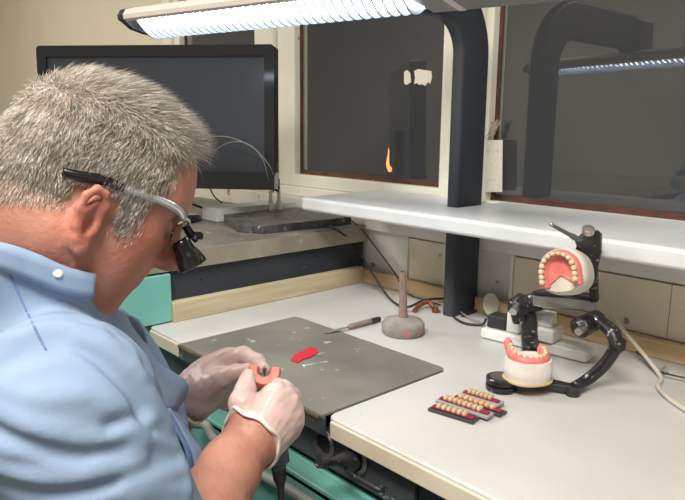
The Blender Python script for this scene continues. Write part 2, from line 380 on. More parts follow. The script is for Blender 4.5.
# teal drawers
def drawer(x0, x1, z0, z1, ytop):
    bm = B(); bx(bm, x0, x1, -.652, -.60, z0, z1); bx(bm, x0, x1, -.652, -.62, z1-.012, z1+.004)
    d = obj('drawer', bm, M_['teal'], t, bevel=.003, smooth=0)
    q = [on(343, 467, 1, -.642), on(349, 473, 1, -.656), on(366, 483, 1, -.660), on(380, 490, 1, -.656), on(385, 489, 1, -.642)] if z1 > .6 else [(x1-.17, -.642, z1-.03), (x1-.16, -.66, z1-.03), (x1-.06, -.66, z1-.03), (x1-.05, -.642, z1-.03)]
    bm = B(); tube(bm, q, .0036, 8)
    obj('handle', bm, M_['darkmetal'], d, smooth=True)
drawer(.20, .705, .44, .648, 0)
drawer(.20, .705, .22, .43, 0)

# steel sheet over the front of the bench
t = thing('metal_sheet', 'large dark scratched steel work plate set into the worktop', 'metal plate', (.36, -.5, .75))
P = rrect(px0+.002, px1-.002, -.642, pyb+.006, .012, (1, 1, 0, 0))
obj('plate', prism(B(), P, .7565, .7615), M_['steel'], t, bevel=.001, smooth=0)
obj('front_lip', bx(B(), px0+.002, px1+.006, -.645, -.640, .732, .7605), M_['apron'], t, bevel=.0015, smooth=0)
bm = B(); bx(bm, px0+.004, px1-.004, -.6475, -.6452, .7555, .7615); obj('worn_edge', bm, M_['rust'], t, bevel=.0008, smooth=0)

# ------------------------------------------------------------------ left unit
t = thing('side_cabinet', 'worn metal topped side cabinet with teal drawers, under the monitor', 'cabinet', (-.4, -1, 0))
obj('body', bx(B(), -.85, -.004, -2.2, -.002, .05, .868), M_['navy'], t)
obj('plinth', bx(B(), -.83, -.06, -2.15, -.02, 0, .05), M_['dark'], t)
obj('top', bx(B(), -.87, .006, -2.2, 0, .869, .913), M_['unit_top'], t, bevel=.003, smooth=0)
obj('top_edging', bx(B(), .0062, .009, -2.2, -.004, .870, .911), M_['unit_edge'], t, bevel=.001, smooth=0)
for x, z in ((.0002, .835), ):
    pass
for y, z in ((-.50, .838), (-.17, .848)): obj('screw_hole', cyl(B(), (-.0038, y, z), (-.0025, y, z), .0025, n=12), M_['dark'], t)
for (z0, z1) in ((.762, .866), (.60, .757), (.40, .595), (.1, .395)):
    d = obj('drawer', bx(B(), -.004, .0145 if z0 > .76 else .0008, -1.15, -.582, z0, z1), M_['teal'], t, bevel=.003, smooth=0)
    if z0 > .5:
        zc = (z0+z1)/2; bm = B(); bx(bm, .0145 if z0 > .76 else .0008, .026, -.92, -.80, zc-.006, zc+.006); obj('handle', bm, M_['metal'], d, bevel=.003, smooth=0)
        if z0 > .76:
            bm = B(); sph(bm, (.018, -.690, .785), (.006, .012, .005)); obj('latch', bm, M_['whitep'], d)
o = obj('wooden_batten', bx(B(), -.003, .020, -.583, -.022, .7605, .803), M_['wood'], bevel=.0015, smooth=0, base=(.01, -.3, .7605))
tag(o, 'pale pine batten lying along the foot of the side cabinet', 'batten')
for x0, x1, lb in ((.001, .350, 'orange stained wooden batten along the back wall, left of the lamp post'), (.3835, 1.85, 'orange stained wooden batten along the back wall, right of the lamp post')):
    o = obj('wooden_batten', bx(B(), x0, x1, -.021, -.0045, .7605, .795), M_['woodx'], bevel=.0015, smooth=0, base=((x0+x1)/2, -.012, .7605))
    tag(o, lb, 'batten')

# ------------------------------------------------------------------ lamp: post, arm, hood
t = thing('task_lamp', 'large bench lamp with dark curved post and bright fluorescent hood', 'lamp', (.367, -.05, BT))
def barpath(path, wd, th, m, name):   # path of (y, z), bar lies in plane x
    bm = B(); P = path; rings = []; n = len(P)
    prof = rrect(-wd/2, wd/2, -th/2, th/2, .009, k=4)
    for i, (y, z) in enumerate(P):
        y0, z0 = P[max(i-1, 0)]; y1, z1 = P[min(i+1, n-1)]; l = math.hypot(y1-y0, z1-z0); ty, tz = (y1-y0)/l, (z1-z0)/l
        rings.append([bm.verts.new((.367+b, y+a*tz, z-a*ty)) for a, b in prof])
    k = len(prof)
    for a, b in zip(rings, rings[1:]):
        for i in range(k): bm.faces.new((a[i], a[(i+1) % k], b[(i+1) % k], b[i]))
    bm.faces.new(rings[0][::-1]); bm.faces.new(rings[-1]); return obj(name, bm, m, t, smooth=50)
path = [(-.052, BT), (-.052, 1.0), (-.052, 1.25)]
for i in range(0, 11):
    a = math.radians(90*i/10); path.append((-.167+.115*math.cos(a), 1.322+.115*math.sin(a)))
path += [(-.3, 1.437), (-.50, 1.437)]
barpath(path, .095, .03, M_['post'], 'post')
HL = V((-.004, -.612, 1.362)); HR = V((.789, -.417, 1.362)); ax = (HR-HL).normalized()
yy = Vector((0, 0, 1)).cross(ax).normalized(); tilt = math.radians(7)
up = (Vector((0, 0, 1))*math.cos(tilt) + yy*math.sin(tilt)); TH = frame(HL, ax, up)   # local y away from the viewer, z up
Lh = (HR-HL).length
sec = [(-.075, .0), (-.078, .012), (-.070, .030), (-.045, .043), (0, .048), (.045, .043), (.070, .030), (.078, .012), (.075, 0), (.066, -.004), (.060, .012), (-.060, .012), (-.066, -.004)]
sec = [(y*.74, z*.62) for y, z in sec]
def extr(bm, sec, x0, x1, T):
    a = [bm.verts.new(T @ Vector((x0, y, z))) for y, z in sec]; b = [bm.verts.new(T @ Vector((x1, y, z))) for y, z in sec]; n = len(sec)
    for i in range(n): bm.faces.new((a[i], a[(i+1) % n], b[(i+1) % n], b[i]))
    bm.faces.new(a[::-1]); bm.faces.new(b); return bm
obj('hood', extr(B(), sec, .012, Lh-.012, TH), M_['hood'], t, smooth=40)
bm = B()
for x0, x1 in ((0, .014), (Lh-.014, Lh)): obj('end_cap', extr(B(), [(y*1.02, z*1.04-.001) for y, z in sec[:10]] + [(.030, -.012), (0, -.014), (-.030, -.012), (-.048, -.004)], x0, x1, TH), M_['darkplastic'], t, smooth=40)
bm = B(); LX = .605
for k in range(34):      # curved louvre blades
    x = .035+k*(LX-.045)/33
    rows = []
    for dx in (0, .0028):
        r = []
        for i in range(11):
            y = -.043+.086*i/10; z = -.003-.021*math.cos((y/.043)*PI/2)
            r.append((x+dx, y, z))
        rows.append(r)
    vs = [[bm.verts.new(TH @ Vector(p)) for p in r] for r in rows]
    vt = [[bm.verts.new(TH @ Vector((p[0], p[1], .006))) for p in r] for r in rows]
    for i in range(10):
        bm.faces.new((vs[0][i], vs[0][i+1], vs[1][i+1], vs[1][i])); bm.faces.new((vs[0][i], vs[0][i+1], vt[0][i+1], vt[0][i])); bm.faces.new((vs[1][i], vs[1][i+1], vt[1][i+1], vt[1][i]))
obj('louvre', bm, M_['louvre'], t, smooth=0)
bm = B(); rows_ = []
for x in (.03, LX): rows_.append([TH @ Vector((x, -.040+.080*i/10, .004-.018*math.cos((-1+.2*i)*PI/2))) for i in range(11)])
grid_mesh(bm, rows_)
obj('tube', bm, M_['tube'], t, smooth=40, solid=.001)
bm = B(); extr(bm, [(-.043, -.012), (-.044, .0065), (.044, .0065), (.043, -.012)], LX+.004, Lh-.016, TH); obj('ballast_cover', bm, M_['hoodgrey'], t, smooth=0)
bm = B()
for x in (LX+.045, ): extr(bm, [(-.0437, -.0128), (-.0445, .006), (.0445, .006), (.0437, -.0128)], x, x+.012, TH)
obj('joint_strip', bm, M_['hood'], t, smooth=0)
obj('arm_bracket', bx(B(), .337, .397, -.57, -.48, 1.386, 1.47), M_['post'], t, bevel=.006, smooth=0)
# gas burner at the far end of the side cabinet: only its flame's reflection shows in the window
t = thing('gas_burner', 'small gas burner with orange flame, seen only as a reflection in the left window', 'burner', (-.80, -.745, UT))
obj('base', lathe(B(), [(.035, 0), (.034, .5), (.02, 1)], (-.80, -.745, UT), (-.80, -.745, UT+.012), 24), M_['darkmetal'], t)
obj('barrel', cyl(B(), (-.80, -.745, UT+.012), (-.80, -.745, UT+.055), .006), M_['brass'], t)
obj('flame', lathe(B(), [(.005, 0), (.013, .2), (.015, .38), (.008, .62), (.0035, .85), (.0005, 1)], (-.80, -.745, UT+.055), (-.808, -.745, UT+.165), 16), M_['flame'], t, smooth=True)
# ------------------------------------------------------------------ monitor
t = thing('monitor', 'black flat screen monitor switched off on the side cabinet', 'monitor', (-.42, -.45, UT))
br = V(at(275, 193, 1.72)); bl = V(at(45, 187, 1.80)); up = Vector((0, 0, 1))
br.z = bl.z = 1.008; ax = (br-bl); W = ax.length; T = frame(bl, ax, up)     # local y = behind the screen
Hm = .366
T = T @ Matrix.Rotation(math.radians(-2), 4, 'X')
def TP(bm, outline, y0, y1):
    a = [bm.verts.new(T @ Vector((x, y0, z))) for x, z in outline]; b = [bm.verts.new(T @ Vector((x, y1, z))) for x, z in outline]; n = len(outline)
    bm.faces.new(a); bm.faces.new(b[::-1])
    for i in range(n): bm.faces.new((a[i], b[i], b[(i+1) % n], a[(i+1) % n]))
    return bm
obj('casing', TP(B(), rrect(0, W, 0, Hm, .01), .004, .045), M_['bezel'], t, bevel=.004, smooth=0)
bm = B()
o_ = rrect(0, W, 0, Hm, .01); i_ = rrect(.026, W-.026, .045, Hm-.028, .002)
for y in (-.006,):
    a = [bm.verts.new(T @ Vector((x, y, z))) for x, z in o_]; b = [bm.verts.new(T @ Vector((x, y, z))) for x, z in i_]
    a2 = [bm.verts.new(T @ Vector((x, .005, z))) for x, z in o_]; b2 = [bm.verts.new(T @ Vector((x, .003, z))) for x, z in i_]
    n = len(a)
    for i in range(n):
        j = (i+1) % n
        bm.faces.new((a[i], a[j], b[j], b[i])); bm.faces.new((a[i], a[j], a2[j], a2[i])); bm.faces.new((b[i], b[j], b2[j], b2[i]))
obj('bezel', bm, M_['bezel'], t, smooth=0)
obj('screen', TP(B(), [(.025, .044), (W-.025, .044), (W-.025, Hm-.027), (.025, Hm-.027)], .001, .0035), M_['screen'], t, smooth=0)
bm = B(); bx(bm, W/2-.04, W/2+.04, .03, .06, -.085, .15, T); obj('stand_neck', bm, M_['bezel'], t, bevel=.004, smooth=0)
cb = T @ Vector((W/2, .045, 0)); bm = B(); lathe(bm, [(.10, 0), (.10, .6), (.09, 1)], (cb.x, cb.y, UT), (cb.x, cb.y, UT+.014), 36); obj('stand_base', bm, M_['bezel'], t)

# black stone slab and white trunking on the side cabinet
zt = UT
t0 = on(222, 231, 2, UT); t1 = on(245, 234, 2, UT); t2 = on(343, 221, 2, UT)
o = obj('stone_slab', prism(B(), [(-.110, -.335), (-.045, -.300), (-.032, -.02), (-.285, -.012), (-.285, -.262)][::-1], UT, UT+.02), M_['slab'], bevel=.002, smooth=0, base=(-.2, -.2, UT))
tag(o, 'rough black veined stone slab lying on the side cabinet beside the window', 'slab')
o = obj('white_duct', bx(B(), -.365, -.287, -.282, -.006, UT, UT+.036), M_['sill'], bevel=.002, smooth=0, base=(-.36, -.15, UT))
tag(o, 'long white duct strip standing behind the black stone slab', 'duct')
# small wire holder with two plugs and thin arching wires
t = thing('wire_stand', 'small upright clamp pair with two thin wires arching in front of the monitor', 'wire stand', (-.27, -.1, UT+.02))
def slabp(px, py): return on(px, py, 2, UT+.02)
pa = V(slabp(271, 211)); pb = V(slabp(279, 210))
def upz(p, h): return Vector((p.x, p.y, p.z+h))
bm = B()
for p in (pa, pb):
    lathe(bm, [(.008, 0), (.008, .4), (.0055, .5), (.0055, 1)], p, upz(p, .058), 12)
obj('clamp', bm, M_['metal'], t)
bm = B(); tube(bm, [upz(pa, .052), upz(pa.lerp(pb, .5), .06), upz(pb, .052)], .004, 8); tube(bm, [upz(pb, .05), upz(pb, .09)], .003, 8)
obj('clip', bm, M_['darkmetal'], t)
dA = float(-(RC.T @ (np.array(pa)-CAM))[2])
bm = B(); tube(bm, [upz(pb, .085), at(277, 184, 1.78), at(273, 173, 1.70), at(266, 161, 1.675), at(252, 147, 1.67), at(228, 137, 1.67), at(200, 137, 1.67)], .0013, 6)
tube(bm, [upz(pa, .055), at(272, 188, 1.78), at(268, 178, 1.69), at(263, 160, 1.675), at(250, 145, 1.67), at(232, 142, 1.67), at(216, 150, 1.67), at(209, 165, 1.67)], .0009, 6)
obj('wire', bm, M_['cableg'], t, smooth=True)
# cables behind the monitor
for pts, r, lb in (([(178, 196), (200, 207), (222, 209)], .0035, 'black cable curving out below the left side of the monitor screen'),
               ([(208, 184), (214, 196), (222, 203)], .002, 'thin black cable hanging between the monitor and the white duct')):
    q = [V(at(x, y, 1.93-i*.01)) for i, (x, y) in enumerate(pts)]
    o = obj('cable', tube(B(), q, r, 8), M_['cable'], smooth=True, base=q[0]); tag(o, lb, 'cable')
# ------------------------------------------------------------------ things on the worktop
ZB = .7605
def bp(px, py, z=ZB): return V(on(px, py, 2, z))
# plaster weight with rod
c = bp(403, 333); t = thing('rod_stand', 'round stained stone base with upright pinkish rod beside the steel plate', 'rod stand', c)
bm = B(); lathe(bm, [(.040, 0), (.0435, .15), (.0435, .7), (.039, .92), (.028, 1.0), (.012, 1.12)], c, upz(c, .030), 30); obj('base', bm, M_['stone'], t, smooth=50)
tp = upz(c, .128); tp = tp + V(cv(-.004, 0, 0))
bm = B(); lathe(bm, [(.0105, 0), (.0092, .1), (.0078, .5), (.0070, 1), (.005, 1)], upz(c, .024), tp, 14); obj('rod', bm, M_['rod'], t, smooth=50)
bm = B(); cyl(bm, tp, upz(tp, .0005), .0045, n=12); obj('rod_hole', bm, M_['dark'], t)
# spatula
a = bp(379, 319, ZB+.006); b = bp(348, 327, ZB+.007); c2 = bp(324, 333, ZB+.003)
t = thing('spatula', 'old spatula with black tip lying over the edge of the steel plate', 'spatula', b)
d = (a-b).normalized(); T = frame(b, d, (0, 0, 1)); La = (a-b).length
bm = B(); lathe(bm, [(.003, 0), (.0056, .06), (.0058, .6), (.005, 1), (.002, 1)], b, a, 12); obj('handle', bm, M_['rod'], t, smooth=50)
bm = B(); lathe(bm, [(.0056, 0), (.0062, .2), (.0054, 1)], a-d*.026, a+d*.001, 12); obj('handle_tip', bm, M_['cable'], t, smooth=50)
T2 = frame(b, (c2-b), (0, 0, 1)); l2 = (c2-b).length
bm = B(); prism(bm, [(0, -.002), (.01, -.0045), (l2*.8, -.005), (l2, -.001), (l2, .001), (l2*.8, .005), (.01, .0045), (0, .002)], -.0008, .0004, T2); obj('blade', bm, M_['steel'], t, smooth=0)
# copper hook
t = None
q = [bp(414, 311, ZB+.004), bp(420, 305, ZB+.012), bp(428, 302, ZB+.015), bp(434, 307, ZB+.006)]
bm = B(); tube(bm, q, .0052, 12); cyl(bm, bp(436, 312), upz(bp(436, 312), .004), .010, n=20); cyl(bm, bp(436, 311), upz(bp(436, 311), .010), .005, n=16)
o = obj('pipe_elbow', bm, M_['rust2'], smooth=50, base=bp(436, 312)); tag(o, 'small bent copper brown pipe fitting behind the round stone base', 'pipe fitting')
# red wax piece and white crumb
P = [(290.5, 361), (295, 355), (304, 351.5), (309, 347.5), (317.5, 350), (318.5, 353), (310, 358), (302, 360.5), (298, 363.5)]
bm = B(); z = .7617; lo_ = [bm.verts.new(V(on(x, y, 2, z))) for x, y in P]; hi_ = [bm.verts.new(V(on(x, y, 2, z))+Vector((0, 0, .0022))) for x, y in P]
bm.faces.new(lo_); bm.faces.new(hi_[::-1])
for i in range(len(P)): bm.faces.new((lo_[i], hi_[i], hi_[(i+1) % len(P)], lo_[(i+1) % len(P)]))
o = obj('wax_sheet', bm, M_['red'], smooth=0, bevel=.0006, base=on(304, 356, 2, z)); tag(o, 'crumpled bright red wax piece on the steel plate', 'wax')
rnd = random.Random(5)
def crumb(px, py, s, m, label, cat='crumb', z=.7616, group=None):
    c = bp(px, py, z+s*.5); bm = B(); sph(bm, c, (s, s*.8, s*.6), n=8)
    for v in bm.verts: v.co += Vector([rnd.uniform(-.25, .25)*s for _ in range(3)])
    o = obj('crumb', bm, M_[m], smooth=60, base=c); tag(o, label, cat, group)
crumb(304, 366, .0032, 'plasterw', 'white plaster crumb beside the red wax on the steel plate')
for x, y, w in ((244, 303.5, 'rightmost'), (238, 304.5, 'middle'), (231, 305, 'leftmost')): crumb(x, y+1, .0022, 'gum', '%s of three tiny pink resin scraps at the foot of the pine batten' % w, z=ZB, group='pink resin scraps by the batten')
crumb(206, 245.5, .004, 'plasterw', 'white plaster crumb stuck above the pine batten on the side cabinet', z=.869)

# power strips
def onstrip(px, py, z): return V(on(px, py, 2, z))
t = thing('power_strip', 'white multi socket power strip behind the articulator', 'power strip', bp(520, 345))
A = bp(480, 338); Bq = bp(586, 364)
ax = (Bq-A); Ls = ax.length; T = frame(A, ax, (0, 0, 1))   # local y to the back
bx_ = lambda bm, *a: bx(bm, *a, T)
obj('body', bx_(B(), 0, Ls, 0, .052, .0005, .021), M_['whitep'], t, bevel=.004, smooth=0)
o = thing('plug_adapter', 'black plug block at the left end of the white power strip', 'plug', T @ Vector((.03, .03, .021)))
obj('block', bx_(B(), .006, .048, .012, .048, .0215, .048), M_['darkplastic'], o, bevel=.004, smooth=0)
o = thing('plug_adapter', 'white plug block standing beside the black plug', 'plug', T @ Vector((.06, .03, .021)))
obj('block', bx_(B(), .0495, .078, .010, .046, .0215, .062), M_['whitep'], o, bevel=.004, smooth=0)
o = thing('plug_adapter', 'large stepped white plug seen between the two casts of the articulator', 'plug', T @ Vector((.12, .03, .021)))
obj('block', bx_(B(), .094, .152, -.006, .048, .0215, .050), M_['whitep'], o, bevel=.006, smooth=0)
bm = B(); prism(bm, [(.108, .003), (.145, .003), (.139, .040), (.114, .040)], .050, .074, T); obj('plug_top', bm, M_['whitep'], o, bevel=.004, smooth=0)

# plaster disc leaning on the wall
c = V(on(491, 300, 1, -.03)); c.z = ZB+.030; T = frame(c, cv(1, 0, .15), cv(.1, .35, 1))
bm = B()
pts = [(.0175*math.cos(a)*(1 if math.sin(a) > 0 else 1.0), (.024 if math.sin(a) > 0 else .029)*math.sin(a)) for a in [2*PI*i/28 for i in range(28)]]
prism(bm, [(x, y) for x, y in pts], -.005, .005, T)
o = obj('plaster_disc', bm, M_['plaster'], bevel=.003, smooth=0, base=c); tag(o, 'rounded beige plaster piece leaning upright against the back wall', 'plaster piece')

# cables on the worktop
def cable(pts, r, m, label, name='cable'):
    q = [V(p) for p in pts]; o = obj(name, tube(B(), q, r, 8), M_[m], smooth=True, base=q[0]); tag(o, label, 'cable'); return o
W_ = lambda px, py, y: on(px, py, 1, y)
cable([on(325, 226, 2, UT+.003), on(333, 228, 2, UT+.003), on(343, 234, 0, .014), W_(352, 242, -.04), W_(365, 262, -.07), W_(383, 290, -.09), bp(395, 303, ZB+.004), bp(408, 307, ZB+.014), bp(425, 300, ZB+.014), bp(450, 298.5, ZB+.012), bp(473, 300, ZB+.008), bp(484, 303, ZB+.004), bp(477, 310, ZB+.003), bp(462, 316, ZB+.003)], .0028, 'cable', 'thick black cable running down from the side cabinet to the post')
cable([on(345, 215, 2, UT+.003), W_(352, 221, -.02), W_(363, 231, -.022), W_(374, 245, -.024), W_(394, 272, -.026), W_(400, 283, -.03), W_(408, 294, -.04), bp(425, 300, ZB+.003), bp(440, 305, ZB+.003)], .0018, 'cable', 'thin black cable hanging along the back wall')
cable([bp(452, 312, ZB+.003), bp(455, 318, ZB+.003), bp(466, 323.5, ZB+.003), bp(482, 324.5, ZB+.004), T.translation*0 + bp(486, 319, ZB+.02)], .0028, 'cable', 'black cable loop coming out of the black plug')
cable([bp(446, 301, ZB+.009), bp(458, 310, ZB+.007), bp(470, 318, ZB+.006), bp(480, 321, ZB+.006)], .0016, 'cableg', 'thin grey cable tangled at the foot of the post')
cl = bp(661, 373)
cable([(.645, -.03, .972), W_(590, 282, -.03), W_(597, 294, -.03), W_(607, 306, -.035), W_(622, 328, -.05), W_(640, 350, -.07), bp(657, 371, ZB+.008), bp(661, 379, ZB+.004), bp(658, 386, ZB+.004), bp(666, 396, ZB+.004), bp(686, 410, ZB+.004), bp(715, 425, ZB+.004)], .0038, 'cablew', 'thick white cable running from the shelf down to the right edge')
cable([bp(607, 337, ZB+.003), bp(625, 344, ZB+.003), bp(642, 356, ZB+.003), bp(654, 368, ZB+.006), bp(664, 373, ZB+.008), bp(690, 379, ZB+.008), bp(720, 386, ZB+.004)], .0016, 'cable', 'thin dark cord crossing the white cable at the right')
bm = B(); tube(bm, [upz(cl, .003)+Vector((.008*math.cos(a), .008*math.sin(a), .004+.004*math.sin(a*2))) for a in [2*PI*i/10*1.3 for i in range(11)]], .0022, 8)
o = obj('cable_tie', bm, M_['cableg'], smooth=True, base=cl); tag(o, 'grey coiled tie holding the white cable near the wall', 'cable tie')

# glue marks and paper label at the window
bm = B(); yg = YG-.0008
def gp(px, py): return W_(px, py, YG-.0012)
for P in ([(404, 72), (407, 70), (410, 73), (411, 82), (408, 84), (406, 85), (404, 83)], [(414, 71), (418, 69), (424, 70), (431, 71), (432, 77), (430, 84), (428, 82), (425, 86), (422, 84), (419, 85), (417, 83), (414, 84), (415, 78)]):
    f = [bm.verts.new(V(gp(x, y))) for x, y in P]; f2 = [bm.verts.new(V(gp(x, y))+Vector((0, .001, 0))) for x, y in P]; n = len(P)
    bm.faces.new(f); bm.faces.new(f2[::-1])
    for i in range(n): bm.faces.new((f[i], f2[i], f2[(i+1) % n], f[(i+1) % n]))
o = obj('glue_mark', bm, M_['glue'], smooth=0, base=gp(418, 77)); tag(o, 'torn pale sticker residue on the left dark window glass', 'sticker')
bm = B(); yl = .062
q = [V(W_(486.5, 140, yl)), V(W_(502.5, 140, yl+.002)), V(W_(502, 192, yl+.002)), V(W_(484.5, 192, yl))]
f = [bm.verts.new(p) for p in q]; f2 = [bm.verts.new(p+Vector((0, .0012, 0))) for p in q]
bm.faces.new(f); bm.faces.new(f2[::-1])
for i in range(4): bm.faces.new((f[i], f2[i], f2[(i+1) % 4], f[(i+1) % 4]))
o = obj('paper_label', bm, M_['label'], smooth=0, base=q[3]); tag(o, 'upright faded paper label stuck on the window post right of the lamp post', 'label')
bm = B(); rr = random.Random(3)
for k in range(16):
    a = V(W_(497+rr.uniform(-3, 3), 121+rr.uniform(-2, 3), .07)); b = V(W_(487+rr.uniform(-2, 5), 139+rr.uniform(-3, 1), .066)); tube(bm, [a, a.lerp(b, .5)+Vector((rr.uniform(-.004, .004), 0, -.003)), b], .0009, 4, 3)
o = obj('cobweb', bm, M_['cobweb'], smooth=True, base=V(W_(487, 139, .066))); tag(o, 'dusty cobweb wisps above the faded paper label', 'cobweb')

# ------------------------------------------------------------------ artificial teeth on cards
def tooth_bm(bm, c, X, Y, Z, w, h, d):
    m = Matrix.Identity(4)
    for i in range(3): m[i][0] = X[i]; m[i][1] = Y[i]; m[i][2] = Z[i]
    b2 = bmesh.new(); bmesh.ops.create_uvsphere(b2, u_segments=10, v_segments=8, radius=1)
    for v in b2.verts:
        x, y, z = v.co; f = 1+.18*y
        v.co = Vector((math.copysign(abs(x)**.7, x)*w*f, math.copysign(abs(y)**.75, y)*h, z*d))
    b2.transform(Matrix.Translation(V(c)) @ m)
    me = bpy.data.meshes.new('tmp'); b2.to_mesh(me); b2.free(); bm.from_mesh(me); bpy.data.meshes.remove(me); return bm
cards = [((427.5, 411), (473, 425), (451, 402), (-1, 0), 'carddark', 'dark tooth card at the near left of the four, six teeth', 6, .0045),
         ((435, 402.5), (487, 420), (447, 398.5), 0, 'cardgrey', 'grey tooth card with eight teeth on red wax, lying over the near one', 8, .0085),
         ((450, 401), (500, 418), (462, 394), 0, 'carddark', 'dark tooth card with pale molars, third from the front', 7, .0045),
         ((459, 396), (498, 408), (468, 391.5), 0, 'cardgrey', 'short grey tooth card at the back, nearest the articulator disc', 6, .0085)]
for a, b, c_, _, cm, lab, n, zz in cards:
    z = ZB+zz-.0045; a = bp(*a, z); b = bp(*b, z); x = (b-a); L_ = x.length; T = frame(a, x, (0, 0, 1)); wd = .021
    t = thing('tooth_card', lab, 'tooth card', a, 'artificial tooth cards on the worktop')
    obj('card', bx(B(), 0, L_, 0, wd, .0002, .0042, T), M_[cm], t, bevel=.0008, smooth=0)
    obj('wax_strip', bx(B(), .003, L_-.003, .005, .0145, .0042, .0075, T), M_['waxred'], t, bevel=.0015, smooth=0)
    xs = [.014+(L_-.032)*i/(n-1) for i in range(n)]
    for i, xx in enumerate(xs):
        rx = T.to_3x3(); cc = T @ Vector((xx, .010, .0088))
        obj('tooth', tooth_bm(B(), cc, rx @ Vector((1, 0, 0)), rx @ Vector((0, 1, 0)), rx @ Vector((0, 0, 1)), (L_-.03)/n*.54, .0068, .0042), M_['toothcard'], t, smooth=True)

# ------------------------------------------------------------------ articulator with casts
t = thing('articulator', 'open black dental articulator holding an upper and a lower plaster cast', 'articulator', bp(540, 385))
zt = ZB
I = bp(501, 388, ZB+.002); FR = bp(573, 388, ZB+.012); PL = bp(531, 356, ZB+.008)
dm = M_['darkmetal']
bm = B(); lathe(bm, [(.023, 0), (.0245, .1), (.0245, .42), (.021, .46), (.021, .54), (.0245, .58), (.0245, .95), (.023, 1)], (I.x, I.y, ZB), (I.x, I.y, ZB+.0215), 36)
it = obj('incisal_table', bm, dm, t, smooth=35)
bm = B(); lathe(bm, [(.0185, 0), (.0185, 1)], (I.x, I.y, ZB+.0216), (I.x, I.y, ZB+.0222), 30); o = obj('table_dish', bm, M_['darkplate'], it, smooth=35); o['label'] = 'worn grey dish'
# lower frame: beam from the table to both rear feet
bm = B()
def beam(bm, a, b, w, h, w2=None):
    a = V(a); b = V(b); T = frame(a, b-a, (0, 0, 1)); l = (b-a).length; w2 = w2 or w
    prism(bm, [(0, -w/2), (l, -w2/2), (l, w2/2), (0, w/2)], -h/2, h/2, T)
mid = bp(545, 383, ZB+.011)
beam(bm, (I.x, I.y, ZB+.011), (mid.x, mid.y, ZB+.011), .030, .009, .026); beam(bm, mid, (FR.x, FR.y, ZB+.012), .026, .010, .016); beam(bm, mid, (PL.x, PL.y, ZB+.012), .024, .009, .016)
cyl(bm, (FR.x, FR.y, ZB), (FR.x, FR.y, ZB+.016), .011, .0125, 18); cyl(bm, (PL.x, PL.y, ZB), (PL.x, PL.y, ZB+.014), .011, n=18)
obj('lower_frame', bm, dm, t, bevel=.0015, smooth=0)
# right side arm: curved bar up to the outer knuckle
K = V(on(614, 350, 2, .832)); HRr = V(at(598, 318, 1.10)); HLf = V(at(526, 300, 1.24)); K2 = V(at(604, 328, 1.08))
bm = B(); tube(bm, [(FR.x, FR.y, ZB+.012), at(588, 379, 1.065), at(603, 366, 1.06), at(613, 352, 1.055), at(617, 343, 1.05)], lambda s: .0105+.001*s, 12, flat=.75)
tube(bm, [at(617, 345, 1.05), at(612, 332, 1.06), at(601, 322, 1.085)], .012, 12, flat=.9)
obj('side_arm', bm, dm, t, smooth=50)
bm = B(); tube(bm, [at(583, 379, 1.055), at(600, 364, 1.05), at(609, 350, 1.043)], .0028, 8); obj('arm_rib', bm, dm, t, smooth=50)
bm = B(); cyl(bm, at(621, 340, 1.045), at(617, 350, 1.055), .0085, n=16); sph(bm, at(619, 346, 1.045), .0105); obj('knuckle', bm, dm, t, smooth=50)
# left post
bm = B(); tube(bm, [(PL.x, PL.y, ZB+.012), at(530, 340, 1.235), at(529, 322, 1.235), at(525, 303, 1.235)], lambda s: .017-.003*s, 12, flat=.8); tube(bm, [at(519, 322, 1.215), at(516, 306, 1.21), at(522, 298, 1.22)], .012, 10)
obj('condylar_post', bm, dm, t, smooth=50)
def housing(p, r, a2):
    p = V(p); d = V(a2)-p; bm = B(); lathe(bm, [(r*.6, 0), (r, .12), (r, .4), (r*.8, .45), (r*.8, .6), (r*.95, .65), (r*.95, .95), (r*.6, 1)], p, p+d, 20)
    return bm
ob = obj('condyle_housing', housing(at(511, 309, 1.21), .019, at(538, 301, 1.23)), dm, t, smooth=35)
obj('lock_screw', lathe(B(), [(.004, 0), (.004, .5), (.007, .52), (.007, 1)], at(518, 304, 1.20), at(513, 312, 1.18), 12), M_['metal'], ob, smooth=35)
ob = obj('condyle_housing', housing(at(577, 329, 1.08), .0175, at(598, 319, 1.12)), dm, t, smooth=35)
obj('lock_screw', lathe(B(), [(.004, 0), (.004, .5), (.006, .52), (.006, 1)], at(585, 328, 1.06), at(578, 332, 1.04), 12), M_['metal'], ob, smooth=35)
obj('hinge_pin', cyl(B(), at(594, 318, 1.10), at(607, 326, 1.075), .004, n=12), M_['metal'], t, smooth=35)
# upper member: cross plate and upright frame
bm = B()
Q = [at(532, 294, 1.21), at(596, 301, 1.125), at(596, 314, 1.115), at(580, 311, 1.12), at(560, 309, 1.15), at(545, 308, 1.18), at(533, 306, 1.20)]
def slab(bm, pts, d):
    d = V(d); a = [bm.verts.new(V(p)) for p in pts]; b = [bm.verts.new(V(p)+d) for p in pts]; n = len(a)
    bm.faces.new(a); bm.faces.new(b[::-1])
    for i in range(n): bm.faces.new((a[i], b[i], b[(i+1) % n], a[(i+1) % n]))
    return bm
slab(bm, Q, cv(.002, .002, -.008)); o = obj('cross_plate', bm, M_['darkplate'], t, bevel=.0015, smooth=0); o['label'] = 'smoky grey flat plate between the hinges'
bm = B(); tube(bm, [at(530, 296, 1.225), at(545, 292, 1.19), at(575, 294, 1.15), at(598, 299, 1.125)], .006, 10); obj('hinge_bar', bm, dm, t, smooth=50)
bm = B(); slab(bm, [at(588, 231, 0.998), at(597, 231, 0.998), at(601, 235, 1.004), at(601, 252, 1.031), at(597, 268, 1.056), at(598, 302, 1.13), at(590, 303, 1.13), at(587, 268, 1.056), at(576, 256, 1.043), at(575, 250, 1.032), at(580, 234, 1.003)], cv(.006, .002, -.009))
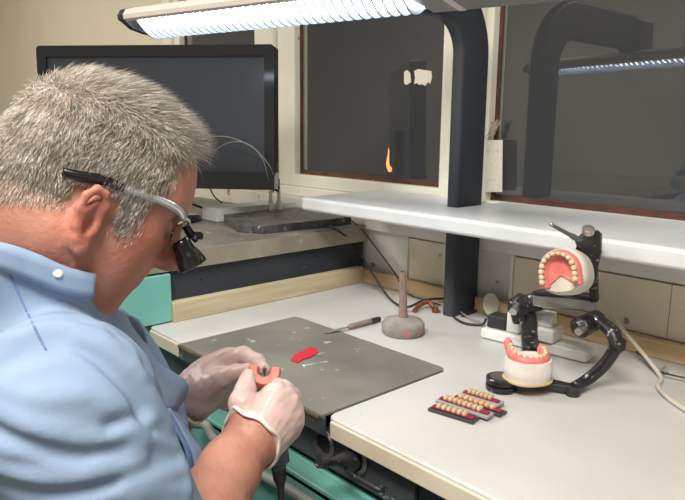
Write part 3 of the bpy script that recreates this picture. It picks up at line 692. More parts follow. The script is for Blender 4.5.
uf = obj('upper_frame', bm, dm, t, bevel=.002, smooth=0)
bm = B(); lathe(bm, [(.006, 0), (.0105, .15), (.0112, .5), (.0105, .9), (.007, 1)], at(584, 241, 0.991), at(586, 239, 1.017), 20); cyl(bm, at(577, 243, 0.999), at(592, 237, 0.998), .008, n=14)
obj('pin_holder', bm, dm, uf, smooth=40)
obj('thumb_screw', lathe(B(), [(.003, 0), (.003, .5), (.009, .52), (.009, .95), (.007, 1)], at(587, 238, 1.000), at(588.5, 228, 0.988), 16), M_['metal'], uf, smooth=35)
bm = B(); lathe(bm, [(.0048, 0), (.0045, .35), (.0034, .42), (.0026, .95), (.003, 1)], at(583, 242, 1.002), at(552, 225, 0.978), 12); o = obj('incisal_pin', bm, M_['darkplate'], t, smooth=40)
bm = B(); sph(bm, at(551.5, 224.6, 0.978), .0036, n=12); obj('pin_tip', bm, M_['metal'], o, smooth=True)

# casts ------------------------------------------------------------
def arch_pts(w, l, n, over=0.0):   # horseshoe, open at -y; tip at +y
    return [(w*math.sin(a), l*math.cos(a)) if abs(a) < PI/2 else (w*math.copysign(1, a), -(abs(a)-PI/2)*l*.9) for a in [(-1.0+2.0*i/(n-1))*(PI/2+.75+over) for i in range(n)]]
def sweep(bm, pts, prof, T, zf=lambda i: 0):   # prof (offset outward, height)
    P = [Vector((x, y, 0)) for x, y in pts]; n = len(P); rings = []
    for i, p in enumerate(P):
        d = (P[min(i+1, n-1)]-P[max(i-1, 0)]).normalized(); o = Vector((-d.y, d.x, 0))
        rings.append([bm.verts.new(T @ (p+o*a+Vector((0, 0, b+zf(i))))) for a, b in prof])
    k = len(prof)
    for a, b in zip(rings, rings[1:]):
        for i in range(k): bm.faces.new((a[i], a[(i+1) % k], b[(i+1) % k], b[i]))
    bm.faces.new(rings[0][::-1]); bm.faces.new(rings[-1]); return bm
def cast_outline(s=1):
    out = []
    for i in range(40):
        a = 2*PI*i/40; x = math.cos(a); y = math.sin(a); q = .030 if y > 0 else .024
        out.append((math.copysign(abs(x)**.85, x)*.031*s, math.copysign(abs(y)**.85, y)*q*s))
    return out
# upper cast: arch plane faces the viewer, tip of the arch up-left
nrm_ = V(cv(-.62, .12, .78)); upv = V(cv(-.10, .99, -.10)); Oc = V(at(561, 273, .995))
xv = upv.cross(nrm_).normalized(); T = frame(Oc, xv, nrm_)     # x right, y up, z to the viewer
if (T.to_3x3() @ Vector((0, 1, 0))).dot(upv) < 0: T = T @ Matrix.Rotation(PI, 4, 'Z')
S_ = 1.0
bm = B(); rings = []
for z, s in ((.0, .93), (-.003, 1.0), (-.012, 1.04), (-.014, 1.03), (-.024, 1.05), (-.040, 1.02), (-.046, .98), (-.048, .9)):
    rings.append([bm.verts.new(T @ Vector((x*s*1.15, y*s*1.26, z))) for x, y in cast_outline(1.0)])
for a, b in zip(rings, rings[1:]):
    for i in range(40): bm.faces.new((a[i], a[(i+1) % 40], b[(i+1) % 40], b[i]))
bm.faces.new(rings[0]); bm.faces.new(rings[-1][::-1])
uc = obj('upper_cast', bm, M_['plaster'], t, smooth=50); uc['label'] = 'upper plaster cast with a full pink denture, facing the viewer'
# palate dish + ridge
arch = arch_pts(.0235, .0265, 33, .10)
bm = B()
sweep(bm, arch, [(.0085, 0), (.009, .005), (.006, .0105), (.001, .0115), (-.003, .008), (-.007, 0)], T)
pal = []
for j in range(9):
    r = j/8; row = []
    for i in range(33):
        x, y = arch[i]; s = 1-r; z = .0015+.005*(1-r)**0*(r*0) + .006*s*s*.4
        row.append(T @ Vector((x*s, (y-(-.004))*s+(-.004), .0008+z)))
    pal.append(row)
grid_mesh(bm, pal)
obj('denture_base', bm, M_['gum'], uc, smooth=60)
nt = 14
for k in range(nt):
    u = 2+(29-1)*k/(nt-1); i = int(u); f = u-i; i2 = min(i+1, 32)
    x = arch[i][0]*(1-f)+arch[i2][0]*f; y = arch[i][1]*(1-f)+arch[i2][1]*f
    d = Vector((arch[i2][0]-arch[i][0], arch[i2][1]-arch[i][1], 0)).normalized(); oo = Vector((-d.y, d.x, 0)); R3 = T.to_3x3()
    ant = abs(k-6.5) < 3; 
    obj('tooth', tooth_bm(B(), T @ (Vector((x, y, .0145))+oo*.0015), R3 @ d, R3 @ Vector((0, 0, 1)), R3 @ oo, .0037 if ant else .0040, .0055 if ant else .0048, .0032 if ant else .0042), M_['tooth'], uc, smooth=True)
# lower cast on the lower frame, arch opening to the back
Lc = V(bp(526.5, 379, ZB+.019)); y_ = V(cv(.25, 0, .97)); y_.z = 0
T = frame(Lc, Vector((0, 0, 1)).cross(y_)*-1, (0, 0, 1))
bm = B(); rings = []
cols = ((.0, .94), (.0015, 1.02), (.004, 1.03)); 
for z, s in cols: rings.append([bm.verts.new(T @ Vector((x*s*1.22, y*s*1.22, z))) for x, y in cast_outline(1.0)])
for a, b in zip(rings, rings[1:]):
    for i in range(40): bm.faces.new((a[i], a[(i+1) % 40], b[(i+1) % 40], b[i]))
bm.faces.new(rings[0]); bm.faces.new(rings[-1])
lc0 = obj('lower_cast_plate', bm, M_['mountwax'], t, smooth=50)
bm = B(); rings = []
for z, s in ((.004, .97), (.012, 1.0), (.021, 1.02), (.023, 1.0), (.033, .99), (.037, .96), (.0372, .9)):
    rings.append([bm.verts.new(T @ Vector((x*s*1.2, y*s*1.2, z))) for x, y in cast_outline(1.0)])
for a, b in zip(rings, rings[1:]):
    for i in range(40): bm.faces.new((a[i], a[(i+1) % 40], b[(i+1) % 40], b[i]))
bm.faces.new(rings[0]); bm.faces.new(rings[-1])
lc = obj('lower_cast', bm, M_['plasterw'], t, smooth=50); lc['label'] = 'white lower plaster cast with a pink ridge denture'
Rr = Matrix.Rotation(math.radians(-12), 4, 'Z')
TL = T @ Matrix.Translation((0, 0, .037)) @ Rr
arch = arch_pts(.027, .026, 33, .1)
zf = lambda i: (.018 if i > 16 else .007)*(abs(i-16)/16)**2.0-.003
bm = B(); sweep(bm, arch, [(.007, -.001), (.0075, .005), (.0035, .011), (-.002, .011), (-.006, .005), (-.006, -.001)], TL, zf); obj('denture_base', bm, M_['gum'], lc, smooth=60)
for k in range(12):
    u = 4+24*k/11; i = int(u); f = u-i; i2 = min(i+1, 32); x = arch[i][0]*(1-f)+arch[i2][0]*f; y = arch[i][1]*(1-f)+arch[i2][1]*f
    d = Vector((arch[i2][0]-arch[i][0], arch[i2][1]-arch[i][1], 0)).normalized(); oo = Vector((-d.y, d.x, 0)); R3 = TL.to_3x3()
    obj('tooth', tooth_bm(B(), TL @ Vector((x, y, .011+zf(u))), R3 @ d, R3 @ Vector((0, 0, 1)), R3 @ oo, .0031, .0044, .0031), M_['tooth'], lc, smooth=True)
# ------------------------------------------------------------------ signed distance modelling (for the person)
def A3(p): return np.array([float(p[0]), float(p[1]), float(p[2])])
def f_ell(c, r, Rm=None):
    c = A3(c); r = np.array(r, float)
    def f(P):
        q = P-c
        if Rm is not None: q = q @ Rm
        k0 = np.sqrt(((q/r)**2).sum(1)); k1 = np.sqrt(((q/(r*r))**2).sum(1))+1e-9
        return k0*(k0-1)/k1
    return f
def f_cap(a, b, ra, rb=None, flat=None):   # flat: (normal, factor<1): squashes along normal
    a = A3(a); b = A3(b); rb = ra if rb is None else rb; ba = b-a; L2 = ba.dot(ba)+1e-12
    if flat is not None: nn = np.array(flat[0], float); nn /= np.linalg.norm(nn); fk = 1/flat[1]-1
    def f(P):
        pa = P-a; h = np.clip(pa@ba/L2, 0, 1)[:, None]; q = pa-ba*h
        if flat is not None: q = q + (q@nn)[:, None]*nn*fk
        return np.sqrt((q*q).sum(1))-(ra+(rb-ra)*h[:, 0])
    return f
def f_plane(p, n):
    p = A3(p); n = np.array(n, float); n /= np.linalg.norm(n)
    return lambda P: (P-p)@n
def smin(a, b, k):
    if k <= 0: return np.minimum(a, b)
    h = np.maximum(k-np.abs(a-b), 0)/k; return np.minimum(a, b)-h*h*k*.25
class SDF:
    def __init__(s): s.ops = []
    def u(s, f, k=.01): s.ops.append(('u', f, k)); return s
    def s(s, f, k=.01): s.ops.append(('s', f, k)); return s
    def i(s, f, k=.004): s.ops.append(('i', f, k)); return s
    def chain(s, pts, rs, k=.01, k0=None, flat=None):
        for j in range(len(pts)-1): s.u(f_cap(pts[j], pts[j+1], rs[j], rs[j+1], flat), k if j or k0 is None else k0)
        return s
    def off(s, d): s.ops.append(('o', d, 0)); return s
    def __call__(s, P):
        d = np.full(len(P), 9.0)
        for t, f, k in s.ops:
            if t == 'o': d = d-f; continue
            if t == 'o2': d = d-f(P); continue
            e = f(P)
            if t == 'u': d = smin(d, e, k)
            elif t == 's': d = -smin(-d, e, k)
            else: d = -smin(-d, -e, k)
        return d
def trace(f, px, py, t0=.3, n=150):   # first hit of the view line through a photo point, as a place on the body's own surface
    r = ray(px, py); r = r/np.linalg.norm(r); p = CAM+r*t0
    for _ in range(n):
        d = float(f(p[None, :])[0]); p = p+r*d*.6
        if abs(d) < 1e-4: break
    return p
def surface(f, lo, hi, h, name, m, parent, smooth=True):
    lo = np.array(lo, float); hi = np.array(hi, float); BS = 6
    nb = np.ceil((hi-lo)/h/BS).astype(int); n = nb*BS+1
    bi = np.stack(np.meshgrid(*[np.arange(k) for k in nb], indexing='ij'), -1).reshape(-1, 3)
    cen = lo+(bi+.5)*BS*h; d = np.concatenate([f(cen[i:i+200000]) for i in range(0, len(cen), 200000)])
    F_ = np.ones(n, np.float32)
    near = np.abs(d) < BS*h*.87*1.5+.006
    ins = d < 0
    D = ins.reshape(nb)
    big = np.repeat(np.repeat(np.repeat(D, BS, 0), BS, 1), BS, 2); F_[:-1, :-1, :-1][big] = -1
    o = np.stack(np.meshgrid(*[np.arange(BS+1)]*3, indexing='ij'), -1).reshape(-1, 3)
    act = bi[near]
    for i in range(0, len(act), 1500):
        idx = (act[i:i+1500, None, :]*BS+o[None]).reshape(-1, 3)
        F_[idx[:, 0], idx[:, 1], idx[:, 2]] = f(lo+idx*h)
    s = F_ < 0
    c8 = [s[dx:n[0]-1+dx, dy:n[1]-1+dy, dz:n[2]-1+dz] for dx in (0, 1) for dy in (0, 1) for dz in (0, 1)]
    cnt = sum(c.astype(np.int8) for c in c8); cell = np.argwhere((cnt > 0) & (cnt < 8))
    vid = -np.ones(n, np.int32); vid[cell[:, 0], cell[:, 1], cell[:, 2]] = np.arange(len(cell))
    acc = np.zeros((len(cell), 3)); num = np.zeros(len(cell))
    cs = [(a, b, c) for a in (0, 1) for b in (0, 1) for c in (0, 1)]
    for a in cs:
        for ax_ in range(3):
            if a[ax_]: continue
            b = list(a); b[ax_] = 1
            fa = F_[cell[:, 0]+a[0], cell[:, 1]+a[1], cell[:, 2]+a[2]]; fb = F_[cell[:, 0]+b[0], cell[:, 1]+b[1], cell[:, 2]+b[2]]
            m_ = (fa < 0) != (fb < 0); t = np.where(m_, fa/np.where(m_, fa-fb, 1), 0)
            pt = np.array(a, float)[None]+0*acc; pt[:, ax_] += t
            acc += pt*m_[:, None]; num += m_
    vs = lo+(cell+acc/num[:, None])*h
    faces = []
    for ax_ in range(3):
        u, w = [(1, 2), (2, 0), (0, 1)][ax_]
        sl = [slice(1, n[q]-1) for q in range(3)]; sl[ax_] = slice(0, n[ax_]-1)
        sh = list(sl); sh[ax_] = slice(1, n[ax_])
        a = s[tuple(sl)]; b = s[tuple(sh)]; e = np.argwhere(a != b)
        st = a[e[:, 0], e[:, 1], e[:, 2]]
        e = e+np.array([x.start for x in sl])
        def g(du, dw):
            q = e.copy(); q[:, u] -= du; q[:, w] -= dw; return vid[q[:, 0], q[:, 1], q[:, 2]]
        quad = np.stack([g(1, 1), g(0, 1), g(0, 0), g(1, 0)], 1)
        quad[~st] = quad[~st][:, ::-1]; faces.append(quad[(quad >= 0).all(1)])
    Fc = np.concatenate(faces)
    me = bpy.data.meshes.new(name); me.vertices.add(len(vs)); me.vertices.foreach_set('co', vs.astype(np.float32).ravel())
    me.loops.add(Fc.size); me.loops.foreach_set('vertex_index', Fc.astype(np.int32).ravel())
    me.polygons.add(len(Fc)); me.polygons.foreach_set('loop_start', np.arange(0, Fc.size, 4, dtype=np.int32)); me.polygons.foreach_set('loop_total', np.full(len(Fc), 4, np.int32))
    me.update(calc_edges=True); me.validate()
    ob = finish(name, me, m, parent, True, 0, 0); return ob

# ------------------------------------------------------------------ the person: landmarks
yaw, pit = math.radians(26), math.radians(24)
Fh = np.array([math.cos(yaw)*math.cos(pit), -math.sin(pit), -math.sin(yaw)*math.cos(pit)])
Uh = np.array([math.cos(yaw)*math.sin(pit), math.cos(pit), -math.sin(yaw)*math.sin(pit)])
Sh = np.cross(Fh, Uh); Rh = np.stack([RC@Fh, RC@Uh, RC@Sh], 1)     # columns: forward, up, right side of the head
HO = at(102, 181, .67)
def H(x, y, z): return HO + Rh @ np.array([x, y, z])
def E(x, y, z, r, Rm=None): return f_ell(H(x, y, z), r, Rh if Rm is None else Rm)

sh_r, el_r, wr_r = at(62, 405, .56), at(165, 590, .60), at(243, 446, .785)
sh_l, el_l, wr_l = at(40, 362, .93), at(105, 470, .99), at(190, 396, .935)
nb_ = at(18, 330, .745)
hipC = np.array([.40, -1.13, .50])
ctr = at(62, 430, .80)
per = thing('person', 'grey haired man in a light blue gown working at the bench with gloved hands', 'person', (hipC[0], hipC[1], 0))

def rotm(ax_, deg): return np.array(Matrix.Rotation(math.radians(deg), 3, ax_))
def head(S):
    fy = lambda y: y*.80 if y < 0 else y
    fx = lambda x: x*.87 if x > 0 else x
    H = lambda x, y, z: HO + Rh @ np.array([fx(x)+min(0, y+.02)*.17, fy(y), z])
    E = lambda x, y, z, r: f_ell(H(x, y, z), r, Rh)
    S.u(E(-.008, .012, 0, (.093, .088, .077)))
    S.u(E(.030, .010, 0, (.054, .070, .065)), .03)
    S.u(E(-.045, -.030, 0, (.052, .055, .060)), .03)
    S.u(E(.035, -.060, 0, (.050, .070, .054)), .03)
    for s in (-1, 1):
        S.u(f_cap(H(-.005, -.085, s*.050), H(.060, -.120, s*.018), .021, .017), .03)      # jaw
        S.u(E(.058, -.052, s*.040, (.020, .020, .020)), .025)                             # cheek bone
        S.u(f_cap(H(.082, .004, s*.010), H(.070, .004, s*.042), .011, .010), .018)        # brow
        S.s(f_ell(H(.094, -.022, s*.031), (.016, .013, .017), Rh), .012)
        S.u(E(.076, -.024, s*.031, (.0125, .0115, .0135)), .004)
        S.u(E(.060, -.085, s*.030, (.022, .024, .020)), .02)
    S.u(E(.064, -.120, 0, (.022, .018, .024)), .02)                                       # chin
    S.u(E(.030, -.125, 0, (.036, .024, .036)), .03)                                       # under the chin
    S.u(f_cap(H(.092, -.014, 0), H(.116, -.056, 0), .0085, .012), .012)                   # nose
    S.u(E(.110, -.061, 0, (.012, .010, .0115)), .006)
    for s in (-1, 1): S.u(E(.098, -.065, s*.012, (.010, .0075, .0070)), .006); S.s(E(.101, -.074, s*.006, (.004, .004, .0035)), .003)
    S.u(E(.082, -.090, 0, (.016, .016, .024)), .018)
    S.u(E(.094, -.087, 0, (.008, .0042, .019)), .004); S.u(E(.091, -.0965, 0, (.008, .005, .017)), .004)
    S.s(f_cap(H(.101, -.0915, -.016), H(.101, -.0915, .016), .0016), .003)
    for s in (-1, 1):                                                                     # ears
        z = s*.0745
        e = lambda x, y, dz: HO + Rh @ np.array([x*.66+.001, y*.88-.051, z+s*dz])
        S.s(f_ell(e(-.006, .004, .010), (.011, .022, .010), Rh), .004)
        hx = [(.010, .012, .001), (.011, .024, .006), (.003, .034, .011), (-.010, .035, .015), (-.019, .025, .017), (-.020, .010, .016), (-.014, -.006, .012), (-.006, -.018, .008), (.003, -.026, .004)]
        S.chain([e(*q) for q in hx], [.0032, .0036, .0038, .0038, .0038, .0036, .0036, .0045, .005], .003)
        S.u(f_cap(e(.004, -.024, .003), e(.007, -.016, .001), .0062, .005), .005)         # lobe
        S.chain([e(-.004, .022, .010), e(-.012, .010, .013), (e(-.007, -.006, .010)), e(.004, -.011, .006)], [.0028, .0032, .0032, .003], .004)
        S.u(f_ell(e(-.006, .004, .004), (.010, .025, .004), Rh), .004)
        S.s(f_ell(e(.001, .000, .010), (.006, .010, .009), Rh), .003)
        S.u(f_cap(e(.010, .004, .002), e(.010, -.004, .003), .004), .004)                 # tragus
    # folds at the neck behind the ear and down the cheek
    S.s(f_cap(H(.078, -.062, .030), H(.066, -.100, .040), .0016), .006)

def torso(S, g=0.0):
    S.u(f_cap(nb_, at(18, 350, .76), .080+g, .10+g), .05)
    S.u(f_ell(at(38, 428, .79), (.138+g, .130+g, .15+g)), .05)
    S.u(f_cap(ctr, hipC+np.array([0, .02, .08]), .135+g, .165+g), .08)
    S.u(f_ell(hipC, (.19+g, .16+g, .13+g)), .06)
    S.u(f_cap(sh_r, sh_l, .062+g), .06)
def arms(S, g=0.0):
    S.chain([sh_r, el_r], [.066+g, .050+g], .03); S.chain([sh_l, el_l], [.062+g, .048+g], .03)

def skin_arm(S, sh, el, wr, hand_dir, flatn):
    mid1 = el*.6+wr*.4
    S.chain([sh, el], [.052, .042], .02)
    S.chain([el, mid1, el*.2+wr*.8, wr], [.043, .046, .034, .0285], .02, flat=(flatn, .86))

# hands: lists of (points, radii); shared by the bare hand and the glove over it
def q3(L): return [at(*p) for p in L]
RH = dict(
    palm=[([(246, 446, .785), (262, 424, .800)], [.028, .031]), ([(256, 436, .795), (281, 412, .812)], [.028, .025]), ([(262, 424, .790), (276, 402, .805)], [.025, .020]), ([(262, 440, .80), (284, 424, .818)], [.024, .021])],
    fingers=[([(275, 399, .800), (283, 390, .822), (275, 385, .846), (266, 384, .846)], [.0150, .0120, .0098, .0088]),
             ([(284, 403, .808), (291, 397, .838), (281, 394, .862), (271, 396, .856)], [.0150, .0120, .0102, .0090]),
             ([(287, 413, .815), (293, 411, .845), (283, 408, .868), (273, 410, .858)], [.0145, .0118, .0098, .0088]),
             ([(286, 424, .820), (291, 426, .845), (282, 423, .864), (273, 423, .856)], [.0130, .0105, .0090, .0080]),
             ([(248, 425, .785), (242, 403, .787), (245.5, 388, .797), (248, 377, .810)], [.0200, .0150, .0118, .0092])])
LH = dict(
    palm=[([(190, 397, .935), (212, 378, .93)], [.0285, .031]), ([(200, 388, .925), (226, 366, .93)], [.028, .020]), ([(200, 395, .93), (228, 380, .945)], [.027, .020])],
    fingers=[([(226, 362, .930), (243, 355, .920), (257, 361, .905), (264, 369, .893)], [.0160, .0118, .0095, .0082]),
             ([(230, 372, .945), (246, 372, .965), (252, 384, .955), (244, 390, .935)], [.0155, .0118, .0098, .0085]),
             ([(226, 381, .955), (239, 385, .975), (243, 395, .962), (234, 398, .94)], [.0150, .0112, .0095, .0082]),
             ([(218, 389, .955), (230, 395, .970), (232, 404, .958), (224, 405, .94)], [.0135, .0100, .0085, .0075]),
             ([(206, 386, .905), (222, 378, .890), (236, 373, .882), (247, 370.5, .872)], [.0200, .0145, .0115, .0092])])
RH['knuckles'] = [(276, 392, .793, .0085), (288, 400, .803, .0085), (292.5, 413, .812, .008), (291, 426, .818, .007)]
LH['knuckles'] = [(228, 356, .922, .007)]
def hand(S, Hd, g=0.0):
    for pts, rs in Hd['palm']: S.chain(q3(pts), [r+g for r in rs], .018)
    for pts, rs in Hd['fingers']:
        P_ = q3(pts); rs = [r+g for r in rs]
        S.u(f_cap(P_[0], P_[1], rs[0], rs[1]), .010)
        T_ = SDF().chain(P_[1:], rs[1:], .004)
        S.u(T_, .0035)
    for x_, y_, d_, r_ in Hd['knuckles']: S.u(f_cap(at(x_, y_, d_), at(x_, y_, d_+.004), r_+g), .012)

# body ---------------------------------------------------------------
BODY = SDF()
head(BODY)
BODY.u(f_cap(H(-.028, -.060, 0), nb_, .060, .074), .035)
BODY.u(f_cap(H(-.004, -.092, .0), at(66, 325, .73), .038, .05), .04)
torso(BODY, -.010)
skin_arm(BODY, sh_r, el_r, wr_r, None, RC@np.array([.75, .25, .6]))
skin_arm(BODY, sh_l, el_l, wr_l, None, RC@np.array([0, .4, .9]))
hand(BODY, RH, -.0015); hand(BODY, LH, -.0015)
# legs
hip_r = hipC+np.array([.10, .03, -.01]); hip_l = hipC+np.array([-.10, .03, -.01])
kn_r = np.array([.56, -.80, .50]); kn_l = np.array([.26, -.76, .50]); an_r = np.array([.57, -.86, .09]); an_l = np.array([.25, -.84, .09])
def legs(S, g=0.0):
    for a, b, c in ((hip_r, kn_r, an_r), (hip_l, kn_l, an_l)):
        S.chain([a, b], [.078+g, .055+g], .04); S.chain([b, b*.6+c*.4, c], [.054+g, .052+g, .036+g], .02)
legs(BODY)
body = surface(BODY, (-.02, -1.40, .03), (.95, -.60, 1.30), .0025, 'body', M_['skin'], per)

def attr(name, vals):
    a = body.data.attributes.new(name, 'FLOAT', 'POINT'); a.data.foreach_set('value', vals.astype(np.float32))
bc = np.zeros(len(body.data.vertices)*3, np.float32); body.data.vertices.foreach_get('co', bc); bc = bc.reshape(-1, 3)+np.array(org[body]); bl_ = (bc-HO)@Rh

# gown ----------------------------------------------------------------
GOWN = SDF(); torso(GOWN, .0); arms(GOWN, .010)
GOWN.u(f_cap(at(135, 450, .80), at(160, 470, .81), .045, .040), .05)      # loose front
BASE = SDF(); BASE.ops = list(GOWN.ops)
def fold(pts, amp=.004, w=.012):
    P_ = np.array([A3(v) for v in cr([trace(BASE, *p) for p in pts], 4)])
    def f(P):
        out = np.zeros(len(P)); near = ((P-P_.mean(0))**2).sum(1) < (np.abs(P_-P_.mean(0)).max()*2+.06)**2
        Q = P[near]; dm = np.full(len(Q), 9.)
        for a, b in zip(P_, P_[1:]):
            ba = b-a; h = np.clip((Q-a)@ba/(ba@ba), 0, 1)[:, None]; q = Q-a-ba*h; dm = np.minimum(dm, (q*q).sum(1))
        out[near] = amp*np.exp(-dm/(w*w)); return out
    GOWN.ops.append(('o2', f, 0))
fold([(-20, 352), (18, 336), (52, 327), (88, 334), (140, 382), (165, 425)], 0.0100, 0.0075)
fold([(-20, 376), (30, 352), (62, 345), (95, 356), (120, 380), (140, 410)], -0.0071, 0.0086)
fold([(150, 395), (168, 430), (182, 462), (186, 485)], 0.0057, 0.0072)
fold([(40, 395), (80, 392), (115, 408), (140, 440)], 0.0043, 0.0101)
fold([(-15, 405), (30, 425), (75, 440), (120, 436), (150, 425)], 0.0057, 0.0086)
fold([(-15, 425), (30, 446), (75, 456), (120, 452)], -0.0057, 0.0086)
fold([(-15, 462), (30, 476), (75, 477), (110, 470), (140, 458)], 0.0071, 0.0065)
fold([(-15, 476), (30, 491), (75, 491), (112, 483)], -0.0057, 0.0065)
fold([(60, 508), (110, 495), (150, 480), (180, 470)], 0.0065, 0.0072)
fold([(110, 425), (130, 418), (150, 430)], -0.0057, 0.0065)
fold([(75, 340), (100, 348), (126, 366)], 0.0043, 0.0065)
fold([(20, 300), (60, 312), (100, 332), (126, 352)], 0.0043, 0.0086)
fold([(40, 292), (70, 305), (100, 322)], -0.0029, 0.0060)
fold([(-15, 372), (10, 392), (45, 400), (80, 396)], 0.0033, 0.0060)
fold([(60, 345), (100, 372), (125, 400), (135, 425)], 0.0033, 0.0050)
fold([(128, 352), (150, 382), (170, 415)], 0.0045, 0.0060)
fold([(100, 322), (128, 348), (150, 372)], 0.0030, 0.0060)
fold([(-15, 440), (30, 455), (60, 465), (100, 462)], 0.0037, 0.0060)
fold([(90, 470), (125, 452), (150, 440), (172, 446)], 0.0045, 0.0060)
fold([(130, 500), (150, 492), (175, 490), (186, 494)], 0.0045, 0.0060)
GOWN.ops.append(('o2', lambda P: .0014*np.sin(P[:, 0]*46+3*np.sin(P[:, 2]*23))*np.sin(P[:, 2]*58+2*np.sin(P[:, 1]*31)), 0))
# neck opening
nd_ = HO-nb_; nd_ /= np.linalg.norm(nd_)
ca, cb_ = (trace(BODY, x_, y_) for x_, y_ in ((90, 297), (2, 268)))
cl_ = (ca-cb_)/np.linalg.norm(ca-cb_); pn = RC@np.array([.30, .92, -.22]); pn -= cl_*pn.dot(cl_); pn /= np.linalg.norm(pn); pn = pn if pn[2] > 0 else -pn
nd_ = H(-.028, -.060, 0)-nb_
NK = SDF(); NK.u(E(-.008, .012, 0, (.093, .088, .077))).u(f_cap(H(-.028, -.060, 0), nb_, .060, .074), .035).u(f_cap(H(-.004, -.092, .0), at(66, 325, .73), .038, .05), .04)
torso(NK, -.010); NK.off(.0120); NK.i(f_plane(ca, pn), .003).i(f_ell((ca+cb_)/2+RC@np.array([0, -.03, -.05]), (.16, .16, .16)), .02)
GOWN.u(NK, .012)
GOWN.s(f_cap(at(118, 296, .735), at(136, 338, .765), .026, .012), .004)
hd = (el_r-sh_r); hd /= np.linalg.norm(hd)
HEM = SDF().u(f_cap(el_r-hd*.035, wr_r, .060, .05), 0)
hemn = (wr_r-el_r)/np.linalg.norm(wr_r-el_r)
gown = surface(GOWN, (-.02, -1.45, .36), (.97, -.62, 1.12), .0034, 'gown', M_['fabric'], per)
# legs of the trousers, shoes
TR = SDF(); legs(TR, .012); TR.u(f_ell(hipC+np.array([0, 0, -.03]), (.185, .15, .105)), .05)
trs = surface(TR, (.10, -1.40, .10), (.75, -.65, .66), .008, 'trousers', M_['trouser'], per)
for a in (an_r, an_l):
    SS = SDF().u(f_cap(a+np.array([0, -.03, -.045]), a+np.array([0, .15, -.052]), .042, .032), .01).u(f_cap(a, a+np.array([0, -.01, -.04]), .045, .042), .03).i(f_plane(a-np.array([0, 0, .088]), (0, 0, -1)), .004)
    surface(SS, a-np.array([.08, .12, .10]), a+np.array([.08, .24, .07]), .005, 'shoe', M_['darkplastic'], per)

# collar band: upright strip round the neck, open at the front
def strip(name, lo_pts, hi_pts, m, th=.0016, parent=per, k=5):
    a = cr([V(p) for p in lo_pts], k); b = cr([V(p) for p in hi_pts], k)
    bm = B(); rows = [[x.lerp(y, s) for s in (0, .33, .66, 1)] for x, y in zip(a, b)]; grid_mesh(bm, rows)
    return obj(name, bm, m, parent, smooth=True, solid=th)
def onsurf(S_, pts, out):
    r = []
    for x, y in pts:
        h_ = trace(S_, x, y); n_ = CAM-h_; r.append(h_+n_/np.linalg.norm(n_)*out)
    return r
hi_ = onsurf(BODY, [(96, 274), (78, 270), (60, 264), (35, 253), (0, 242)], .008) + q3([(-40, 236, .66), (-75, 232, .72), (-70, 236, .80), (-25, 248, .85), (40, 262, .86)])
lo_ = onsurf(BODY, [(94, 299), (76, 297), (55, 291), (28, 281), (-4, 270)], .0165) + q3([(-50, 262, .65), (-85, 256, .72), (-80, 262, .81), (-30, 275, .865), (40, 290, .87)])
print('collar', [round(float(np.linalg.norm(p-CAM)), 3) for p in hi_+lo_])
collar = strip('collar', lo_, hi_, M_['fabric'], .0022)
p = (np.array(hi_[2])*.65+np.array(lo_[2])*.35); n_ = (CAM-p)/np.linalg.norm(CAM-p)
o = obj('snap_button', lathe(B(), [(.0042, 0), (.0044, .5), (.003, .8), (.001, .82)], p-n_*.001, p+n_*.0035, 20), M_['pearl'], collar, smooth=40); o['label'] = 'pearl snap button'
def seam(pts, name='seam'):
    pts = [(a[0]+(b[0]-a[0])*k/5, a[1]+(b[1]-a[1])*k/5) for a, b in zip(pts, pts[1:]) for k in range(5)]+[pts[-1]]
    q = onsurf(GOWN, pts, .0004); return obj(name, tube(B(), q, .0009, 6), M_['fabricin'], gown, smooth=True)
seam([(8, 271), (18, 292), (28, 314), (38, 335), (46, 350)])
# front edges of the gown
lin = strip('lining', q3([(96, 300, .665), (112, 326, .675), (126, 347, .69), (147, 368, .71)]), q3([(108, 304, .72), (128, 328, .735), (142, 346, .745), (156, 364, .755)]), M_['fabricin'], .002)
flap = strip('front_flap', q3([(104, 307, .705), (130, 337, .72), (152, 364, .735), (152, 385, .74), (160, 408, .745)]),
             q3([(109, 305, .72), (134, 331, .745), (157, 361, .765), (188, 385, .79), (177, 411, .78)]), M_['fabric'], .002)
lin2 = strip('lining', q3([(158, 400, .750), (172, 425, .755), (186, 452, .76), (188, 492, .76)]), q3([(176, 416, .77), (186, 436, .775), (197, 460, .78), (194, 488, .78)]), M_['fabricin'], .002)
fl2 = strip('front_fold', q3([(168, 408, .76), (180, 428, .765), (194, 460, .77), (192, 495, .77)]), q3([(177, 412, .785), (192, 436, .79), (207, 460, .795), (200, 495, .79)]), M_['fabric'], .002)

# gloves --------------------------------------------------------------
def glove(Hd, wr, inner, lo, hi, name, cuff):
    G = SDF(); hand(G, Hd, .0005)
    c0, ax_, ru = cuff
    G.ops.append(('o2', lambda P: .0005*np.sin(P[:, 0]*190+2.5*np.sin(P[:, 2]*90))*np.sin(P[:, 2]*170+2.5*np.sin(P[:, 1]*110)) + .00025*np.sin((P[:, 0]+P[:, 1]*.6-P[:, 2]*.9)*420+4*np.sin(P[:, 1]*70))*np.sin(P[:, 2]*130), 0))
    G.i(f_plane(c0, ax_), .003)
    g_ = surface(G, lo, hi, .0016, name, M_['glove'], per)
    return g_
cR = at(250, 440, .785); axR = (el_r-wr_r)/np.linalg.norm(el_r-wr_r)
axR2 = axR + RC@np.array([-.20, -.10, .0]); axR2 /= np.linalg.norm(axR2)
gR = glove(RH, wr_r, None, at(262, 412, .815)-.085, at(262, 412, .815)+.085, 'glove', (cR, axR2, .03))
